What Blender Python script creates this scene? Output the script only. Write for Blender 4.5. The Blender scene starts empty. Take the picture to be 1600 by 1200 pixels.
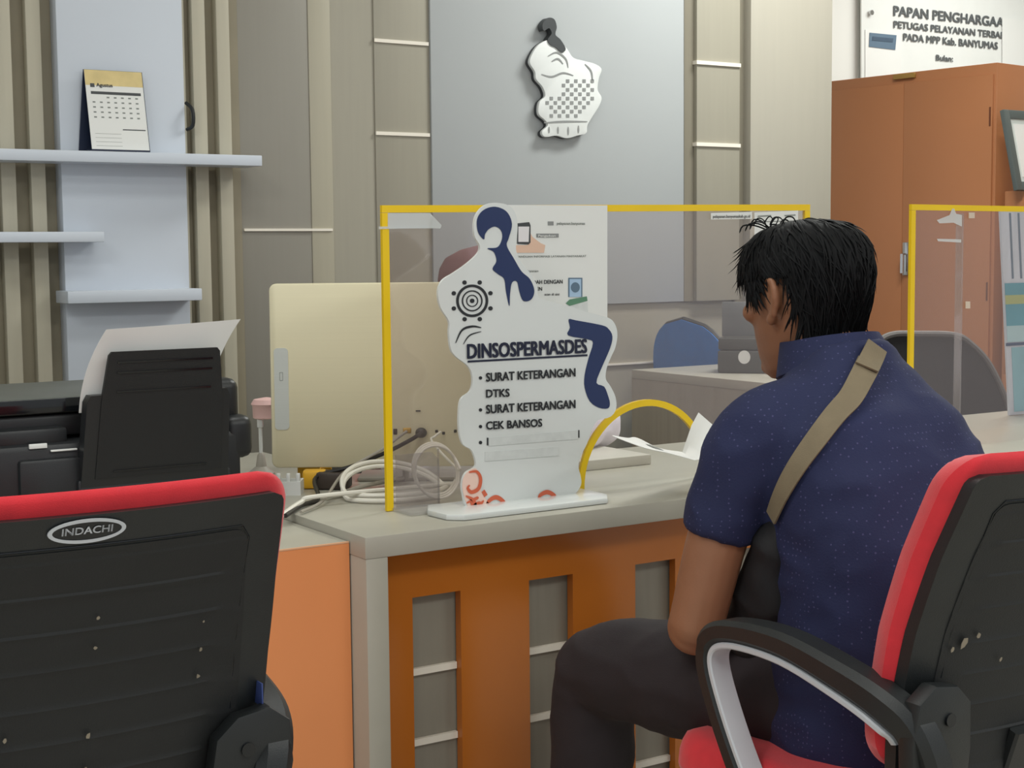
import bpy, bmesh, math, random
from mathutils import Vector, Matrix, noise
from mathutils.bvhtree import BVHTree
random.seed(7)
S = bpy.context.scene
COL = S.collection
V = Vector
# ------------------------------------------------------------------ camera, world, lamps, exposure
CAM_H = 1.22
FPX, TILT, ROLL, YAW = 2380.0, math.radians(5.0), math.radians(-0.55), math.radians(32.6)
FW = V((math.sin(YAW)*math.cos(TILT), math.cos(YAW)*math.cos(TILT), -math.sin(TILT)))
_r0 = V((math.cos(YAW), -math.sin(YAW), 0)); _u0 = _r0.cross(FW)
RT = math.cos(ROLL)*_r0 + math.sin(ROLL)*_u0
UP = -math.sin(ROLL)*_r0 + math.cos(ROLL)*_u0
C0 = V((0, 0, CAM_H))
cd = bpy.data.cameras.new('camera'); cam = bpy.data.objects.new('camera', cd); COL.objects.link(cam)
cd.sensor_fit = 'HORIZONTAL'; cd.sensor_width = 36; cd.lens = FPX/1600*36; cd.clip_start = .05
M = Matrix((RT, UP, -FW)).transposed().to_4x4(); M.translation = C0
cam.matrix_world = M
S.camera = cam
S.view_settings.view_transform = 'Standard'; S.view_settings.look = 'None'
S.view_settings.gamma = 1; S.view_settings.exposure = 0.32
S.view_settings.use_curve_mapping = False
W = bpy.data.worlds.new('hall'); S.world = W; W.use_nodes = True
W.node_tree.nodes['Background'].inputs[0].default_value = (.93, .97, 1, 1)
W.node_tree.nodes['Background'].inputs[1].default_value = .5
def area(name, loc, size, power, rot=(0, 0, 0), col=(.98, 1, .96)):
    l = bpy.data.lights.new(name, 'AREA'); l.shape = 'RECTANGLE'; l.size, l.size_y = size; l.energy = power; l.color = col
    o = bpy.data.objects.new(name, l); COL.objects.link(o); o.location = loc; o.rotation_euler = rot
    return o
area('ceiling_lamp', (1.2, -.6, 2.9), (2.4, .6), 30)
area('ceiling_lamp', (1.2, 2.2, 2.9), (1.2, .4), 10)
area('ceiling_lamp', (3.5, 3.1, 2.9), (1.0, .4), 38)
area('ceiling_lamp', (5.9, 4.3, 2.9), (1.2, 1.0), 26)
area('ceiling_lamp', (-.8, 1.2, 2.9), (1.2, .6), 22)
area('ceiling_lamp', (3.6, -.2, 2.9), (1.6, .6), 24)

def ray(x, y): return FW + RT*((x-800)/FPX) - UP*((y-600)/FPX)
def onX(x, y, v): d = ray(x, y); return C0 + d*(v/d.x)
def onY(x, y, v): d = ray(x, y); return C0 + d*(v/d.y)
def onZ(x, y, v): d = ray(x, y); return C0 + d*((v-CAM_H)/d.z)
def atD(x, y, v): return C0 + ray(x, y)*v
# ------------------------------------------------------------------ materials
def lin(c):
    c = [int(c[i:i+2], 16)/255 for i in (0, 2, 4)]
    return tuple(x/12.92 if x <= .04045 else ((x+.055)/1.055)**2.4 for x in c)+(1,)
MC = {}
def mat(name, col, rough=.5, var=.06, scale=(8, 8, 8), bump=0, metal=0, spec=.5, coat=0, detail=3, bscale=None, sheen=0):
    if name in MC: return MC[name]
    m = bpy.data.materials.new(name); m.use_nodes = True; MC[name] = m
    nt = m.node_tree; n = nt.nodes; L = nt.links; p = n['Principled BSDF']
    c = lin(col)
    tc = n.new('ShaderNodeTexCoord'); mp = n.new('ShaderNodeMapping'); mp.inputs['Scale'].default_value = scale
    L.new(tc.outputs['Object'], mp.inputs[0])
    no = n.new('ShaderNodeTexNoise'); no.inputs['Scale'].default_value = 1; no.inputs['Detail'].default_value = detail
    L.new(mp.outputs[0], no.inputs[0])
    rp = n.new('ShaderNodeValToRGB'); L.new(no.outputs[0], rp.inputs[0])
    rp.color_ramp.elements[0].position = .3; rp.color_ramp.elements[1].position = .7
    rp.color_ramp.elements[0].color = tuple(x*(1-var) for x in c[:3])+(1,)
    rp.color_ramp.elements[1].color = tuple(min(1, x*(1+var)) for x in c[:3])+(1,)
    L.new(rp.outputs[0], p.inputs['Base Color'])
    p.inputs['Roughness'].default_value = rough; p.inputs['Metallic'].default_value = metal
    p.inputs['Specular IOR Level'].default_value = spec; p.inputs['Coat Weight'].default_value = coat
    if sheen: p.inputs['Sheen Weight'].default_value = sheen
    if bump:
        b = n.new('ShaderNodeBump'); b.inputs['Strength'].default_value = bump; b.inputs['Distance'].default_value = .002
        if bscale:
            n2 = n.new('ShaderNodeTexNoise'); n2.inputs['Scale'].default_value = bscale; L.new(tc.outputs['Object'], n2.inputs[0]); L.new(n2.outputs[0], b.inputs['Height'])
        else: L.new(no.outputs[0], b.inputs['Height'])
        L.new(b.outputs[0], p.inputs['Normal'])
    return m
GR = (60, 60, 3)
taupe = mat('taupe_laminate', 'a19c8d', .45, .02, GR)
taupe_dk = mat('taupe_groove', '8f8773', .6, .05)
slatm = mat('slat_laminate', 'bab4a1', .5, .03, GR)
greyp = mat('grey_panel_paint', 'aeb2b3', .6, .015, (2, 2, 2))
bluew = mat('pale_blue_laminate', 'cdd4de', .35, .012, (2, 2, 2))
inlay = mat('inlay_strip', 'efe8da', .4, .02)
whitew = mat('white_wall_paint', 'e8e8e3', .7, .01, (2, 2, 2))
floorm = mat('floor_tile', 'b9b3a6', .3, .04, (1.5, 1.5, 1.5))
ceilm = mat('ceiling_paint', 'e6e6e2', .8, .01)
ctop = mat('counter_laminate', 'b0ada0', .32, .02, (20, 20, 20))
orange = mat('orange_laminate', 'f09a60', .35, .025, (3, 3, 3))
orange_in = mat('deep_orange_laminate', 'bd6c24', .22, .03, (3, 3, 3))
cabm = mat('brown_orange_steel', 'b3764d', .4, .02, (3, 3, 3))
red = mat('red_fabric', 'd62531', .8, .06, (40, 40, 40), .25, bscale=900, sheen=.3)
blackp = mat('black_plastic', '1f2223', .45, .08, (20, 20, 20), .15, bscale=600)
blackf = mat('black_mesh_plastic', '1a1c1d', .6, .06, (30, 30, 30), .2, bscale=500)
silver = mat('silver_plastic', 'c6cacf', .4, .03)
chrome = mat('chrome_metal', 'c8c8c8', .2, .02, metal=1)
yellow = mat('yellow_tape', 'f2cb10', .4, .03)
gold = mat('pale_gold_panel', 'e2dab9', .4, .012, (1.5, 1.5, 200))
slotm = mat('silver_grey_slot', 'cbcfca', .4, .02, (2, 2, 300))
whitea = mat('white_acrylic', 'dfe3e1', .2, .008, (2, 2, 2), coat=.3)
navy = mat('navy_print', '1d2f5c', .35, .02)
navytxt = mat('dark_navy_ink', '1a2038', .45, .02)
ink = mat('dark_ink', '24272b', .5, .02)
greyink = mat('grey_ink', '7f8480', .6, .03)
oprint = mat('orange_red_print', 'd8694a', .4, .04)
opale = mat('pale_orange_print', 'f5d3c4', .4, .02)
paper = mat('white_paper', 'e6e7e4', .8, .01, (3, 3, 3))
faint = mat('faint_grey_print', 'd3d7d5', .7, .05, (60, 60, 60))
printer_b = mat('printer_black', '202224', .38, .06, (12, 12, 12), .1, bscale=700)
printer_lid = mat('printer_lid_grey', '5c5f5a', .45, .05)
gloss_blk = mat('gloss_black', '14171a', .12, .03)
whitec = mat('white_cable', 'e9e6da', .4, .02)
blackc = mat('black_cable', '201d1b', .45, .03)
greyc = mat('grey_cable', 'a19b90', .45, .03)
yplug = mat('yellow_plug', 'ecb52c', .45, .03)
dbrown = mat('dark_brown_plastic', '40362f', .5, .05)
pink = mat('pink_plastic', 'eec4bf', .5, .02)
skin = mat('skin', '94664a', .55, .07, (14, 14, 14), .12, bscale=250)
skin_l = mat('light_skin', 'c89a7c', .55, .05, (14, 14, 14))
hairm = mat('black_hair', '0b0c0e', .7, .2, (60, 60, 60), spec=.2)
trou = mat('dark_brown_cloth', '272023', .85, .12, (10, 10, 10), .2, bscale=500)
shoe = mat('black_leather', '1a1817', .4, .1)
strapm = mat('olive_taupe_webbing', '7b6f58', .8, .06, (40, 40, 40), .3, bscale=900)
bagm = mat('black_nylon', '121114', .7, .15, (20, 20, 20), .4, bscale=60)
maroon = mat('dusty_maroon_cloth', '7f5859', .85, .06, (20, 20, 20))
lav = mat('pale_lavender_cloth', 'e6dfe9', .8, .03, (20, 20, 20))
blue = mat('blue_fabric', '1f74c4', .8, .06, (30, 30, 30), .2, bscale=500)
boxg = mat('charcoal_plastic', '40423f', .45, .05)
screeng = mat('grey_lid_plastic', '6d7273', .3, .04)
teal = mat('teal_print', '4fa3b8', .5, .06); palecyan = mat('pale_cyan_print', 'b5d9e2', .5, .06, (10, 10, 10)); palegrey = mat('pale_bluegrey_print', 'cfd6e2', .5, .08, (40, 6, 3)); lime = mat('yellow_green_print', 'b7c27a', .5, .05); dblue = mat('dark_blue_print', '2c4a72', .5, .05)
frameg = mat('grey_frame', '59615f', .4, .03); matw = mat('certificate_mount', 'cfd6d2', .6, .01)
meshgrey = mat('grey_frame_plastic', '6f6b69', .5, .03); meshblk = mat('black_mesh', '201e1f', .8, .1, (60, 60, 60))
skinprint = mat('pink_beige_print', 'e3bfa8', .6, .04); greenprint = mat('green_print', '5d8a6e', .6, .03); blueprint = mat('light_blue_print', 'a9c4de', .6, .03); slateprint = mat('slate_blue_print', '5d7488', .6, .06)
goldprint = mat('gold_print', 'd9c48a', .6, .12, (20, 20, 20)); graypl = mat('mid_grey_print', '8b8d8c', .6, .05); dkgrey = mat('dark_grey_print', '3f4244', .5, .05); whitepl = mat('white_matte_acrylic', 'dfe2e0', .35, .01)
stain = mat('pale_scuff', '8f8574', .8, .2)
whitepla = mat('white_plastic', 'e4e6e3', .4, .02)
bluetag = mat('blue_tag', '3b4c86', .7, .08)
def shirt_mat():
    m = mat('navy_dotted_cotton', '1d2449', .85, .08, (6, 6, 6), .25, bscale=350)
    nt = m.node_tree; n = nt.nodes; L = nt.links; p = n['Principled BSDF']; rp = [x for x in n if x.type == 'VALTORGB'][0]
    tc = [x for x in n if x.type == 'TEX_COORD'][0]
    vo = n.new('ShaderNodeTexVoronoi'); vo.inputs['Scale'].default_value = 120; vo.inputs['Randomness'].default_value = .3; L.new(tc.outputs['Object'], vo.inputs['Vector'])
    lt = n.new('ShaderNodeMath'); lt.operation = 'LESS_THAN'; lt.inputs[1].default_value = .16; L.new(vo.outputs['Distance'], lt.inputs[0])
    mx = n.new('ShaderNodeMix'); mx.data_type = 'RGBA'; L.new(lt.outputs[0], mx.inputs['Factor']); L.new(rp.outputs[0], mx.inputs['A']); mx.inputs['B'].default_value = lin('45456c')
    L.new(mx.outputs['Result'], p.inputs['Base Color'])
    return m
shirtm = shirt_mat()
taupe_shaded = mat('shaded_taupe_laminate', '918d83', .5, .015, GR)
def glass_mat(name, tint=(.94, .92, .92), haze=.05, hcol='d9c6c4', gl=.05):
    m = bpy.data.materials.new(name); m.use_nodes = True; nt = m.node_tree; n = nt.nodes; L = nt.links
    n.remove(n['Principled BSDF']); out = n['Material Output']
    tr = n.new('ShaderNodeBsdfTransparent'); tr.inputs[0].default_value = tint+(1,)
    df = n.new('ShaderNodeBsdfDiffuse'); df.inputs[0].default_value = lin(hcol)
    gs = n.new('ShaderNodeBsdfGlossy'); gs.inputs['Roughness'].default_value = .04
    a = n.new('ShaderNodeMixShader'); a.inputs[0].default_value = haze; L.new(tr.outputs[0], a.inputs[1]); L.new(df.outputs[0], a.inputs[2])
    b = n.new('ShaderNodeMixShader'); b.inputs[0].default_value = gl; L.new(a.outputs[0], b.inputs[1]); L.new(gs.outputs[0], b.inputs[2])
    L.new(b.outputs[0], out.inputs[0]); return m
glass = glass_mat('clear_acrylic')
clear2 = glass_mat('cloudy_acrylic', (.9, .9, .9), .14, 'e8e6e2', .08)
reflm = glass_mat('painted_reflection', (.95, .96, .96), .4, 'f0f4f4', .08)

# ------------------------------------------------------------------ mesh collector
def frame(d):
    d = d.normalized(); a = V((0, 0, 1)) if abs(d.z) < .9 else V((1, 0, 0))
    u = d.cross(a).normalized(); return u, u.cross(d)
class MB:
    def __init__(s): s.bm = bmesh.new()
    def faces(s, vs, fs):
        bv = [s.bm.verts.new(v) for v in vs]
        for f in fs:
            try: s.bm.faces.new([bv[i] for i in f])
            except ValueError: pass
        return bv
    def box(s, x0, x1, y0, y1, z0, z1, bev=0, mtx=None, seg=2):
        b = bmesh.new(); bmesh.ops.create_cube(b, size=1)
        for v in b.verts: v.co = V((x0+(v.co.x+.5)*(x1-x0), y0+(v.co.y+.5)*(y1-y0), z0+(v.co.z+.5)*(z1-z0)))
        if bev: bmesh.ops.bevel(b, geom=b.edges[:], offset=bev, segments=seg, affect='EDGES', profile=.5)
        return s.add(b, mtx)
    def add(s, b, mtx=None):
        if mtx: bmesh.ops.transform(b, matrix=mtx, verts=b.verts)
        t = bpy.data.meshes.new('t'); b.to_mesh(t); b.free(); s.bm.from_mesh(t); bpy.data.meshes.remove(t); return s
    def prism(s, poly, o, u, v, d, bev=0):
        """polygon of (a,b) in plane o+a*u+b*v, extruded by vector d"""
        b = bmesh.new(); o, u, v, d = V(o), V(u), V(v), V(d)
        vs = [b.verts.new(o+u*p[0]+v*p[1]) for p in poly]
        f = b.faces.new(vs)
        if d.length > 0:
            r = bmesh.ops.extrude_face_region(b, geom=[f]); bmesh.ops.translate(b, vec=d, verts=[g for g in r['geom'] if isinstance(g, bmesh.types.BMVert)])
        bmesh.ops.recalc_face_normals(b, faces=b.faces[:])
        if bev:
            es = [e for e in b.edges if len(e.link_faces) == 2 and any(len(q.verts) > 4 or len(poly) <= 4 for q in e.link_faces) and abs((e.verts[0].co-e.verts[1].co).normalized().dot(d.normalized())) < .5]
            bmesh.ops.bevel(b, geom=es, offset=bev, segments=2, affect='EDGES', profile=.5)
        big = [q for q in b.faces if len(q.verts) > 4]
        if big: bmesh.ops.triangulate(b, faces=big)
        return s.add(b)
    def loft(s, rings, cap=True, closed=False):
        n = len(rings[0]); vs = [V(p) for r in rings for p in r]; fs = []; m = len(rings)
        for i in range(m if closed else m-1):
            a, c = i*n, ((i+1) % m)*n
            for j in range(n): k = (j+1) % n; fs.append((a+j, a+k, c+k, c+j))
        if cap and not closed: fs += [tuple(range(n-1, -1, -1)), tuple(range((m-1)*n, m*n))]
        s.faces(vs, fs); return s
    def tube(s, pts, r, n=10, closed=False, ratio=1.0, up=None, cap=True):
        pts = [V(p) for p in pts]; m = len(pts); rings = []; u = None
        for i, p in enumerate(pts):
            a = pts[(i-1) % m] if (closed or i) else p; c = pts[(i+1) % m] if (closed or i < m-1) else p
            d = (c-a).normalized()
            if up is not None: w = V(up); u = (w-d*w.dot(d)).normalized()
            elif u is None: u = frame(d)[0]
            else: u = (u-d*u.dot(d)).normalized()
            w = d.cross(u); rr = r[i] if isinstance(r, (list, tuple)) else r
            rings.append([p+(u*math.cos(2*math.pi*k/n)+w*math.sin(2*math.pi*k/n)*ratio)*rr for k in range(n)])
        return s.loft(rings, cap, closed)
    def band(s, pts, wdir, w, th, nrm=None):
        """rectangular section swept along pts: w along wdir, th across"""
        pts = [V(p) for p in pts]; rings = []; wd = V(wdir).normalized()
        for i, p in enumerate(pts):
            d = (pts[min(i+1, len(pts)-1)]-pts[max(i-1, 0)]).normalized(); q = d.cross(wd).normalized()
            tt = th[i] if isinstance(th, (list, tuple)) else th; ww = w[i] if isinstance(w, (list, tuple)) else w
            e = min(tt, ww)*.22; h, k = ww/2, tt/2
            rings.append([p+wd*a+q*b for a, b in ((-h+e, -k), (h-e, -k), (h, -k+e), (h, k-e), (h-e, k), (-h+e, k), (-h, k-e), (-h, -k+e))])
        return s.loft(rings)
    def ball(s, c, r, n=14, m=9, sc=(1, 1, 1), rot=None):
        rings = []
        for i in range(1, m):
            t = math.pi*i/m
            rr = []
            for j in range(n):
                p = V((math.sin(t)*math.cos(2*math.pi*j/n)*sc[0], math.sin(t)*math.sin(2*math.pi*j/n)*sc[1], math.cos(t)*sc[2]))*r
                if rot: p = rot @ p
                rr.append(V(c)+p)
            rings.append(rr)
        return s.loft(rings)
    def cyl(s, c, r, h, n=24, axis=(0, 0, 1), r2=None):
        c = V(c); a = V(axis).normalized(); return s.tube([c, c+a*h], [r, r if r2 is None else r2], n)
    def lathe(s, c, prof, n=24):
        return s.loft([[V(c)+V((r*math.cos(2*math.pi*k/n), r*math.sin(2*math.pi*k/n), z)) for k in range(n)] for r, z in prof])
    def grid(s, P):
        m, n = len(P), len(P[0]); s.faces([p for r in P for p in r], [(i*n+j, i*n+j+1, (i+1)*n+j+1, (i+1)*n+j) for i in range(m-1) for j in range(n-1)]); return s
    def solid(s, F, B):
        """closed shell between two equal grids"""
        m, n = len(F), len(F[0]); o = m*n; vs = [p for r in F for p in r]+[p for r in B for p in r]; fs = []
        for i in range(m-1):
            for j in range(n-1):
                q = (i*n+j, i*n+j+1, (i+1)*n+j+1, (i+1)*n+j); fs.append(q); fs.append(tuple(o+k for k in reversed(q)))
        rim = [j for j in range(n)]+[i*n+n-1 for i in range(1, m)]+[(m-1)*n+j for j in range(n-2, -1, -1)]+[i*n for i in range(m-2, 0, -1)]
        for k in range(len(rim)): a, b = rim[k], rim[(k+1) % len(rim)]; fs.append((b, a, o+a, o+b))
        s.faces(vs, fs); return s
    def mesh(s, name, ang=35, fix=True):
        if fix: bmesh.ops.recalc_face_normals(s.bm, faces=s.bm.faces[:])
        me = bpy.data.meshes.new(name); s.bm.to_mesh(me); s.bm.free()
        for p in me.polygons: p.use_smooth = True
        try: me.set_sharp_from_angle(angle=math.radians(ang))
        except Exception: pass
        return me
    def build(s, name, m, parent=None, local=False, ang=35, **k):
        return link(s.mesh(name, ang), name, m, parent, local, **k)
ROOT = {}
def rootmat(p):
    while p.parent: p = p.parent
    return ROOT.get(p.name, Matrix())
def link(me, name, m, parent=None, local=False, label=None, kind=None):
    o = bpy.data.objects.new(name, me); COL.objects.link(o)
    if m: me.materials.clear(); me.materials.append(m)
    if parent:
        o.parent = parent
        if not local: me.transform(rootmat(parent).inverted())
    else:
        # origin at the base centre
        vs = [v.co for v in me.vertices]
        c = V(((min(v.x for v in vs)+max(v.x for v in vs))/2, (min(v.y for v in vs)+max(v.y for v in vs))/2, min(v.z for v in vs)))
        me.transform(Matrix.Translation(-c)); o.location = c; ROOT[o.name] = Matrix.Translation(c)
    if label: o['label'] = label
    if kind: o['kind'] = kind
    return o
def tag(o, label, cat, group=None):
    o['label'] = label; o['category'] = cat
    if group: o['group'] = group
    return o
def thing(name, label, cat, loc, rz=0, group=None):
    o = bpy.data.objects.new(name, None); COL.objects.link(o); o.location = loc; o.rotation_euler = (0, 0, rz); o.empty_display_size = .1
    ROOT[o.name] = Matrix.Translation(V(loc)) @ Matrix.Rotation(rz, 4, 'Z')
    return tag(o, label, cat, group)
def dup(root, loc, rz, label, group=None):
    r = root.copy(); COL.objects.link(r); r.location = loc; r.rotation_euler = (0, 0, rz); r['label'] = label
    if group: r['group'] = group
    for ch in list(root.children):
        c = ch.copy(); COL.objects.link(c); c.parent = r
        for g in ch.children:
            d = g.copy(); COL.objects.link(d); d.parent = c
    return r
def struct(b, name, m, **k): return b.build(name, m, kind='structure', **k)
def text_mesh(body, o, u, v, w=None, h=None, bold=0, d=.0004, heavy=0, space=1.0):
    """lettering laid from point o along u (width w) with letter height h along v"""
    c = bpy.data.curves.new('t', 'FONT'); c.body = body; c.size = 1; c.offset = bold; c.extrude = 0; c.resolution_u = 3; c.space_character = space
    ob = bpy.data.objects.new('t', c); COL.objects.link(ob)
    dg = bpy.context.evaluated_depsgraph_get(); dg.update()
    me = bpy.data.meshes.new_from_object(ob.evaluated_get(dg)); bpy.data.objects.remove(ob); bpy.data.curves.remove(c)
    xs = [q.co.x for q in me.vertices]; x0, x1 = min(xs), max(xs)
    sy = h/max(q.co.y for q in me.vertices); sx = (w/(x1-x0)) if w else sy
    u, v, o = V(u).normalized(), V(v).normalized(), V(o); nrm = u.cross(v)*d
    b = bmesh.new(); b.from_mesh(me); bpy.data.meshes.remove(me)
    for q in b.verts: q.co = o+u*((q.co.x-x0)*sx)+v*(q.co.y*sy)+nrm
    t = MB()
    if heavy:
        for i, (k, q) in enumerate(((-1, -.6), (1, -.6), (-1, .6), (1, .6))):
            c2 = b.copy(); bmesh.ops.translate(c2, vec=u*(h*heavy*k)+v*(h*heavy*q)-u.cross(v)*(h*.012*(i+1)), verts=c2.verts); t.add(c2)
    t.add(b); return t
def catmull(pts, k=8, closed=False):
    pts = [V(p) for p in pts]; n = len(pts); out = []
    for i in range(n if closed else n-1):
        g = lambda j: pts[j % n] if closed else pts[max(0, min(n-1, j))]
        a, b, c, d = g(i-1), g(i), g(i+1), g(i+2)
        for q in range(k):
            t = q/k; out.append(.5*((2*b)+(c-a)*t+(2*a-5*b+4*c-d)*t*t+(3*b-a-3*c+d)*t**3))
    if not closed: out.append(pts[-1])
    return out
def sm2(pts, k=6): return [(p.x, p.y) for p in catmull([V((a, b, 0)) for a, b in pts], k, True)]
def remesh(mb, voxel, it=4, fac=.5, name='m'):
    me = mb.mesh(name); o = bpy.data.objects.new('t', me); COL.objects.link(o)
    r = o.modifiers.new('r', 'REMESH'); r.mode = 'VOXEL'; r.voxel_size = voxel
    q = o.modifiers.new('s', 'SMOOTH'); q.iterations = it; q.factor = fac
    dg = bpy.context.evaluated_depsgraph_get(); dg.update()
    m2 = bpy.data.meshes.new_from_object(o.evaluated_get(dg)); bpy.data.objects.remove(o); bpy.data.meshes.remove(me)
    for p in m2.polygons: p.use_smooth = True
    return m2

# ================================================================== SETTING
WY = 3.97                                    # front plane of the back wall cladding
struct(MB().box(-3, 8, -3, 6.2, -.1, 0), 'floor', floorm)
struct(MB().box(-3, 8, -1.2, 6.2, 3.0, 3.08), 'ceiling', ceilm)
b = MB(); b.box(-3, 3.84, WY, 4.2, 0, 3.0)
struct(b, 'wall_back', taupe)
struct(MB().box(3.6, 8, 5.4, 5.5, 0, 3.0), 'wall_alcove', whitew)
struct(MB().box(7.9, 8, -1, 5.4, 0, 3.0), 'wall_right', whitew)
# battens left and right of the pale panel
b = MB(); b.box(-1.2, 1.655, WY-.006, WY+.001, 0, 3.0); struct(b, 'trim_1', taupe_dk)
b = MB()
xs = [1.074-.0745*k for k in range(0, 30)] + [1.512, 1.581]
for x in xs: b.box(x, x+.037, WY-.040, WY-.006, 0, 3.0, .002)
b.box(1.478, 1.494, WY-.030, WY-.006, 0, 3.0, .001)
struct(b, 'trim_2', slatm)
b = MB(); b.box(1.145, 1.478, WY-.06, WY-.006, 0, 3.0, .002); struct(b, 'trim_3', bluew)
# flat cladding, lighter pilaster, strip columns, grey panel, right pillar
b = MB(); b.box(1.655, 1.867, WY-.004, WY+.001, 0, 3.0, .001); struct(b, 'trim_11', taupe_shaded)  # greyer taupe: the shade on this stretch is put into the colour
b = MB(); b.box(1.867, 1.935, WY-.006, WY+.001, 0, 3.0, .001); struct(b, 'trim_4', mat('pale_taupe_laminate', 'aea895', .45, .02, GR))
b = MB(); b.box(2.075, 2.258, WY-.004, WY+.001, 1.05, 3.0, .001); struct(b, 'trim_5', taupe)
b = MB(); b.box(2.258, 3.262, WY-.012, WY+.001, 1.047, 3.0, .001); struct(b, 'trim_6', greyp)
b = MB(); b.box(3.212, 3.262, WY-.014, WY, 1.047, 3.0); b.box(3.43, 3.50, WY-.014, WY, 0, 3.0); struct(b, 'trim_7', mat('side_shade_taupe', '7d7768', .6, .05, GR))  # dark strips paint the shade on the left-facing sides of the blocks
b = MB(); b.box(3.252, 3.437, WY-.03, WY, 1.047, 3.0, .001); struct(b, 'trim_8', taupe)
b = MB(); b.box(3.468, 3.84, WY-.05, WY+.001, 0, 3.0, .001); struct(b, 'trim_9', mat('pillar_laminate', 'a7a295', .45, .015, GR))
b = MB()
for z in (1.828, 1.563, 2.09): b.box(2.075, 2.254, WY-.009, WY, z-.005, z+.005)
for z in (1.83, 1.564, 2.095): b.box(3.247, 3.437, WY-.036, WY, z-.006, z+.006)
b.box(1.66, 1.93, WY-.010, WY, 1.281, 1.288)
b.box(2.258, 3.468, WY-.007, WY, .847, .853)
struct(b, 'trim_10', inlay)
# ================================================================== SHELVES AND WALL THINGS
SHY = 3.82
def shelf(x0, x1, z0, z1, label):
    b = MB(); b.box(x0, x1, SHY, WY-.045, z0, z1, .002)
    o = b.build('wall_shelf', bluew); return tag(o, label, 'shelf', 'floating wall shelves')
shelf(-.7, 1.657, 1.452, 1.480, 'long pale floating wall shelf carrying the desk calendar')
shelf(-.7, 1.222, 1.252, 1.278, 'pale floating wall shelf below the long calendar shelf, cut off by picture edge')
shelf(1.124, 1.478, 1.098, 1.129, 'short pale floating wall shelf, lowest one, just above the printer paper')
h = MB(); h.tube(catmull([(1.486, WY-.05, 1.62), (1.494, WY-.075, 1.60), (1.494, WY-.075, 1.56), (1.487, WY-.05, 1.55)], 4), .005, 8)
tag(h.build('wall_hook', blackp), 'small black hook at the right edge of the pale blue wall panel', 'hook')
# calendar
ct = thing('desk_calendar', 'white tent desk calendar with gold header standing on the long wall shelf', 'calendar', (1.28, 3.86, 1.48))
bl, br = V((1.205, 3.845, 1.482)), V((1.358, 3.845, 1.482)); tl, tr = V((1.203, 3.885, 1.688)), V((1.352, 3.885, 1.688))
u = (br-bl).normalized(); v = (tl-bl); hh = v.length; v.normalize(); nn = u.cross(v).normalized(); wd = .15
def cal_box(a0, a1, c0, c1, d, e, name, m, par):
    t = MB(); t.prism([(a0, c0), (a1, c0), (a1, c1), (a0, c1)], bl-nn*0+nn*d, u, v, nn*e); return t.build(name, m, par)
pg = cal_box(0, wd, .004, hh, .002, .001, 'page', paper, ct)
st = MB(); st.prism([(0, 0), (wd+.002, 0), (wd+.002, hh+.001), (0, hh+.001)], bl, u, v, nn*.0018)
bk = V((1.190, 3.905, 1.481)); v2 = (tl+V((0, .004, 0))-bk).normalized()
st.prism([(0, 0), (wd+.002, 0), (wd+.002, hh), (0, hh)], bk, u, v2, V((0, .0025, 0)))
st.prism([(-.012, -.001), (wd, -.001), (wd, .002), (-.012, .002)], bl+V((0, 0, 0)), u, V((0, 1, .02)), V((0, 0, .002)))
st.build('stand', mat('navy_card', '1c2740', .5, .03), ct)
side = MB(); side.faces([bl, tl, bk], [(0, 1, 2)]); 
cal_box(0, wd, hh*.81, hh, .0031, .0002, 'header', goldprint, ct)
cal_box(.012, .142, hh*.70, hh*.735, .0031, .0002, 'week_bar', dkgrey, ct)
cal_box(.085, .145, hh*.262, hh*.275, .0031, .0002, 'rule', dkgrey, ct)
t = MB()
for r in range(5):
    for c in range(7):
        if (r, c) in ((0, 0), (0, 1)): continue
        t.prism([(.014+c*.0187, hh*(.655-r*.062)), (.021+c*.0187, hh*(.655-r*.062)), (.021+c*.0187, hh*(.672-r*.062)), (.014+c*.0187, hh*(.672-r*.062))], bl+nn*.0032, u, v, nn*.0002)
for k in range(4): t.prism([(.012, hh*(.06+.05*k)), (.08, hh*(.06+.05*k)), (.08, hh*(.063+.05*k)), (.012, hh*(.063+.05*k))], bl+nn*.0032, u, v, nn*.0001)
t.build('date_grid', greyink, ct)
t = text_mesh('Agustus', bl+u*.028+v*(hh*.795)+nn*.0036, u, v, h=.009, heavy=.04); t.build('lettering', ink, ct)
t = MB(); t.prism([(.012, hh*.785), (.023, hh*.785), (.023, hh*.832), (.012, hh*.832)], bl+nn*.0034, u, v, nn*.0002); t.build('month_mark', dkgrey, ct)
# ornamental wall plaque (generic stand-in of the same size and colours)
pl = thing('wall_plaque', 'white and grey ornamental cut-out plaque with checkered band mounted on grey wall panel', 'plaque', (2.72, WY-.012, 1.56))
PY = WY-.04
def pp(pts, y=PY): return [(q.x, q.z) for q in (onY(a, c, y) for a, c in pts)]
out = [(858, 62), (842, 70), (832, 84), (828, 98), (836, 112), (838, 124), (848, 136), (852, 150), (843, 160), (842, 178), (852, 188), (856, 196), (847, 206), (852, 214), (870, 212), (886, 216), (902, 212), (916, 208), (918, 196), (926, 182), (937, 164), (940, 152), (934, 140), (936, 122), (940, 108), (930, 100), (912, 95), (896, 90), (886, 76), (874, 64)]
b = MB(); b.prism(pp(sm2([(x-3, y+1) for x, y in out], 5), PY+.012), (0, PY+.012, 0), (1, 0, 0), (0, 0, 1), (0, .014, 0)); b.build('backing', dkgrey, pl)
b = MB(); b.prism(pp(sm2(out, 5)), (0, PY, 0), (1, 0, 0), (0, 0, 1), (0, .012, 0), .001); b.build('face_plate', whitepl, pl)
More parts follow.
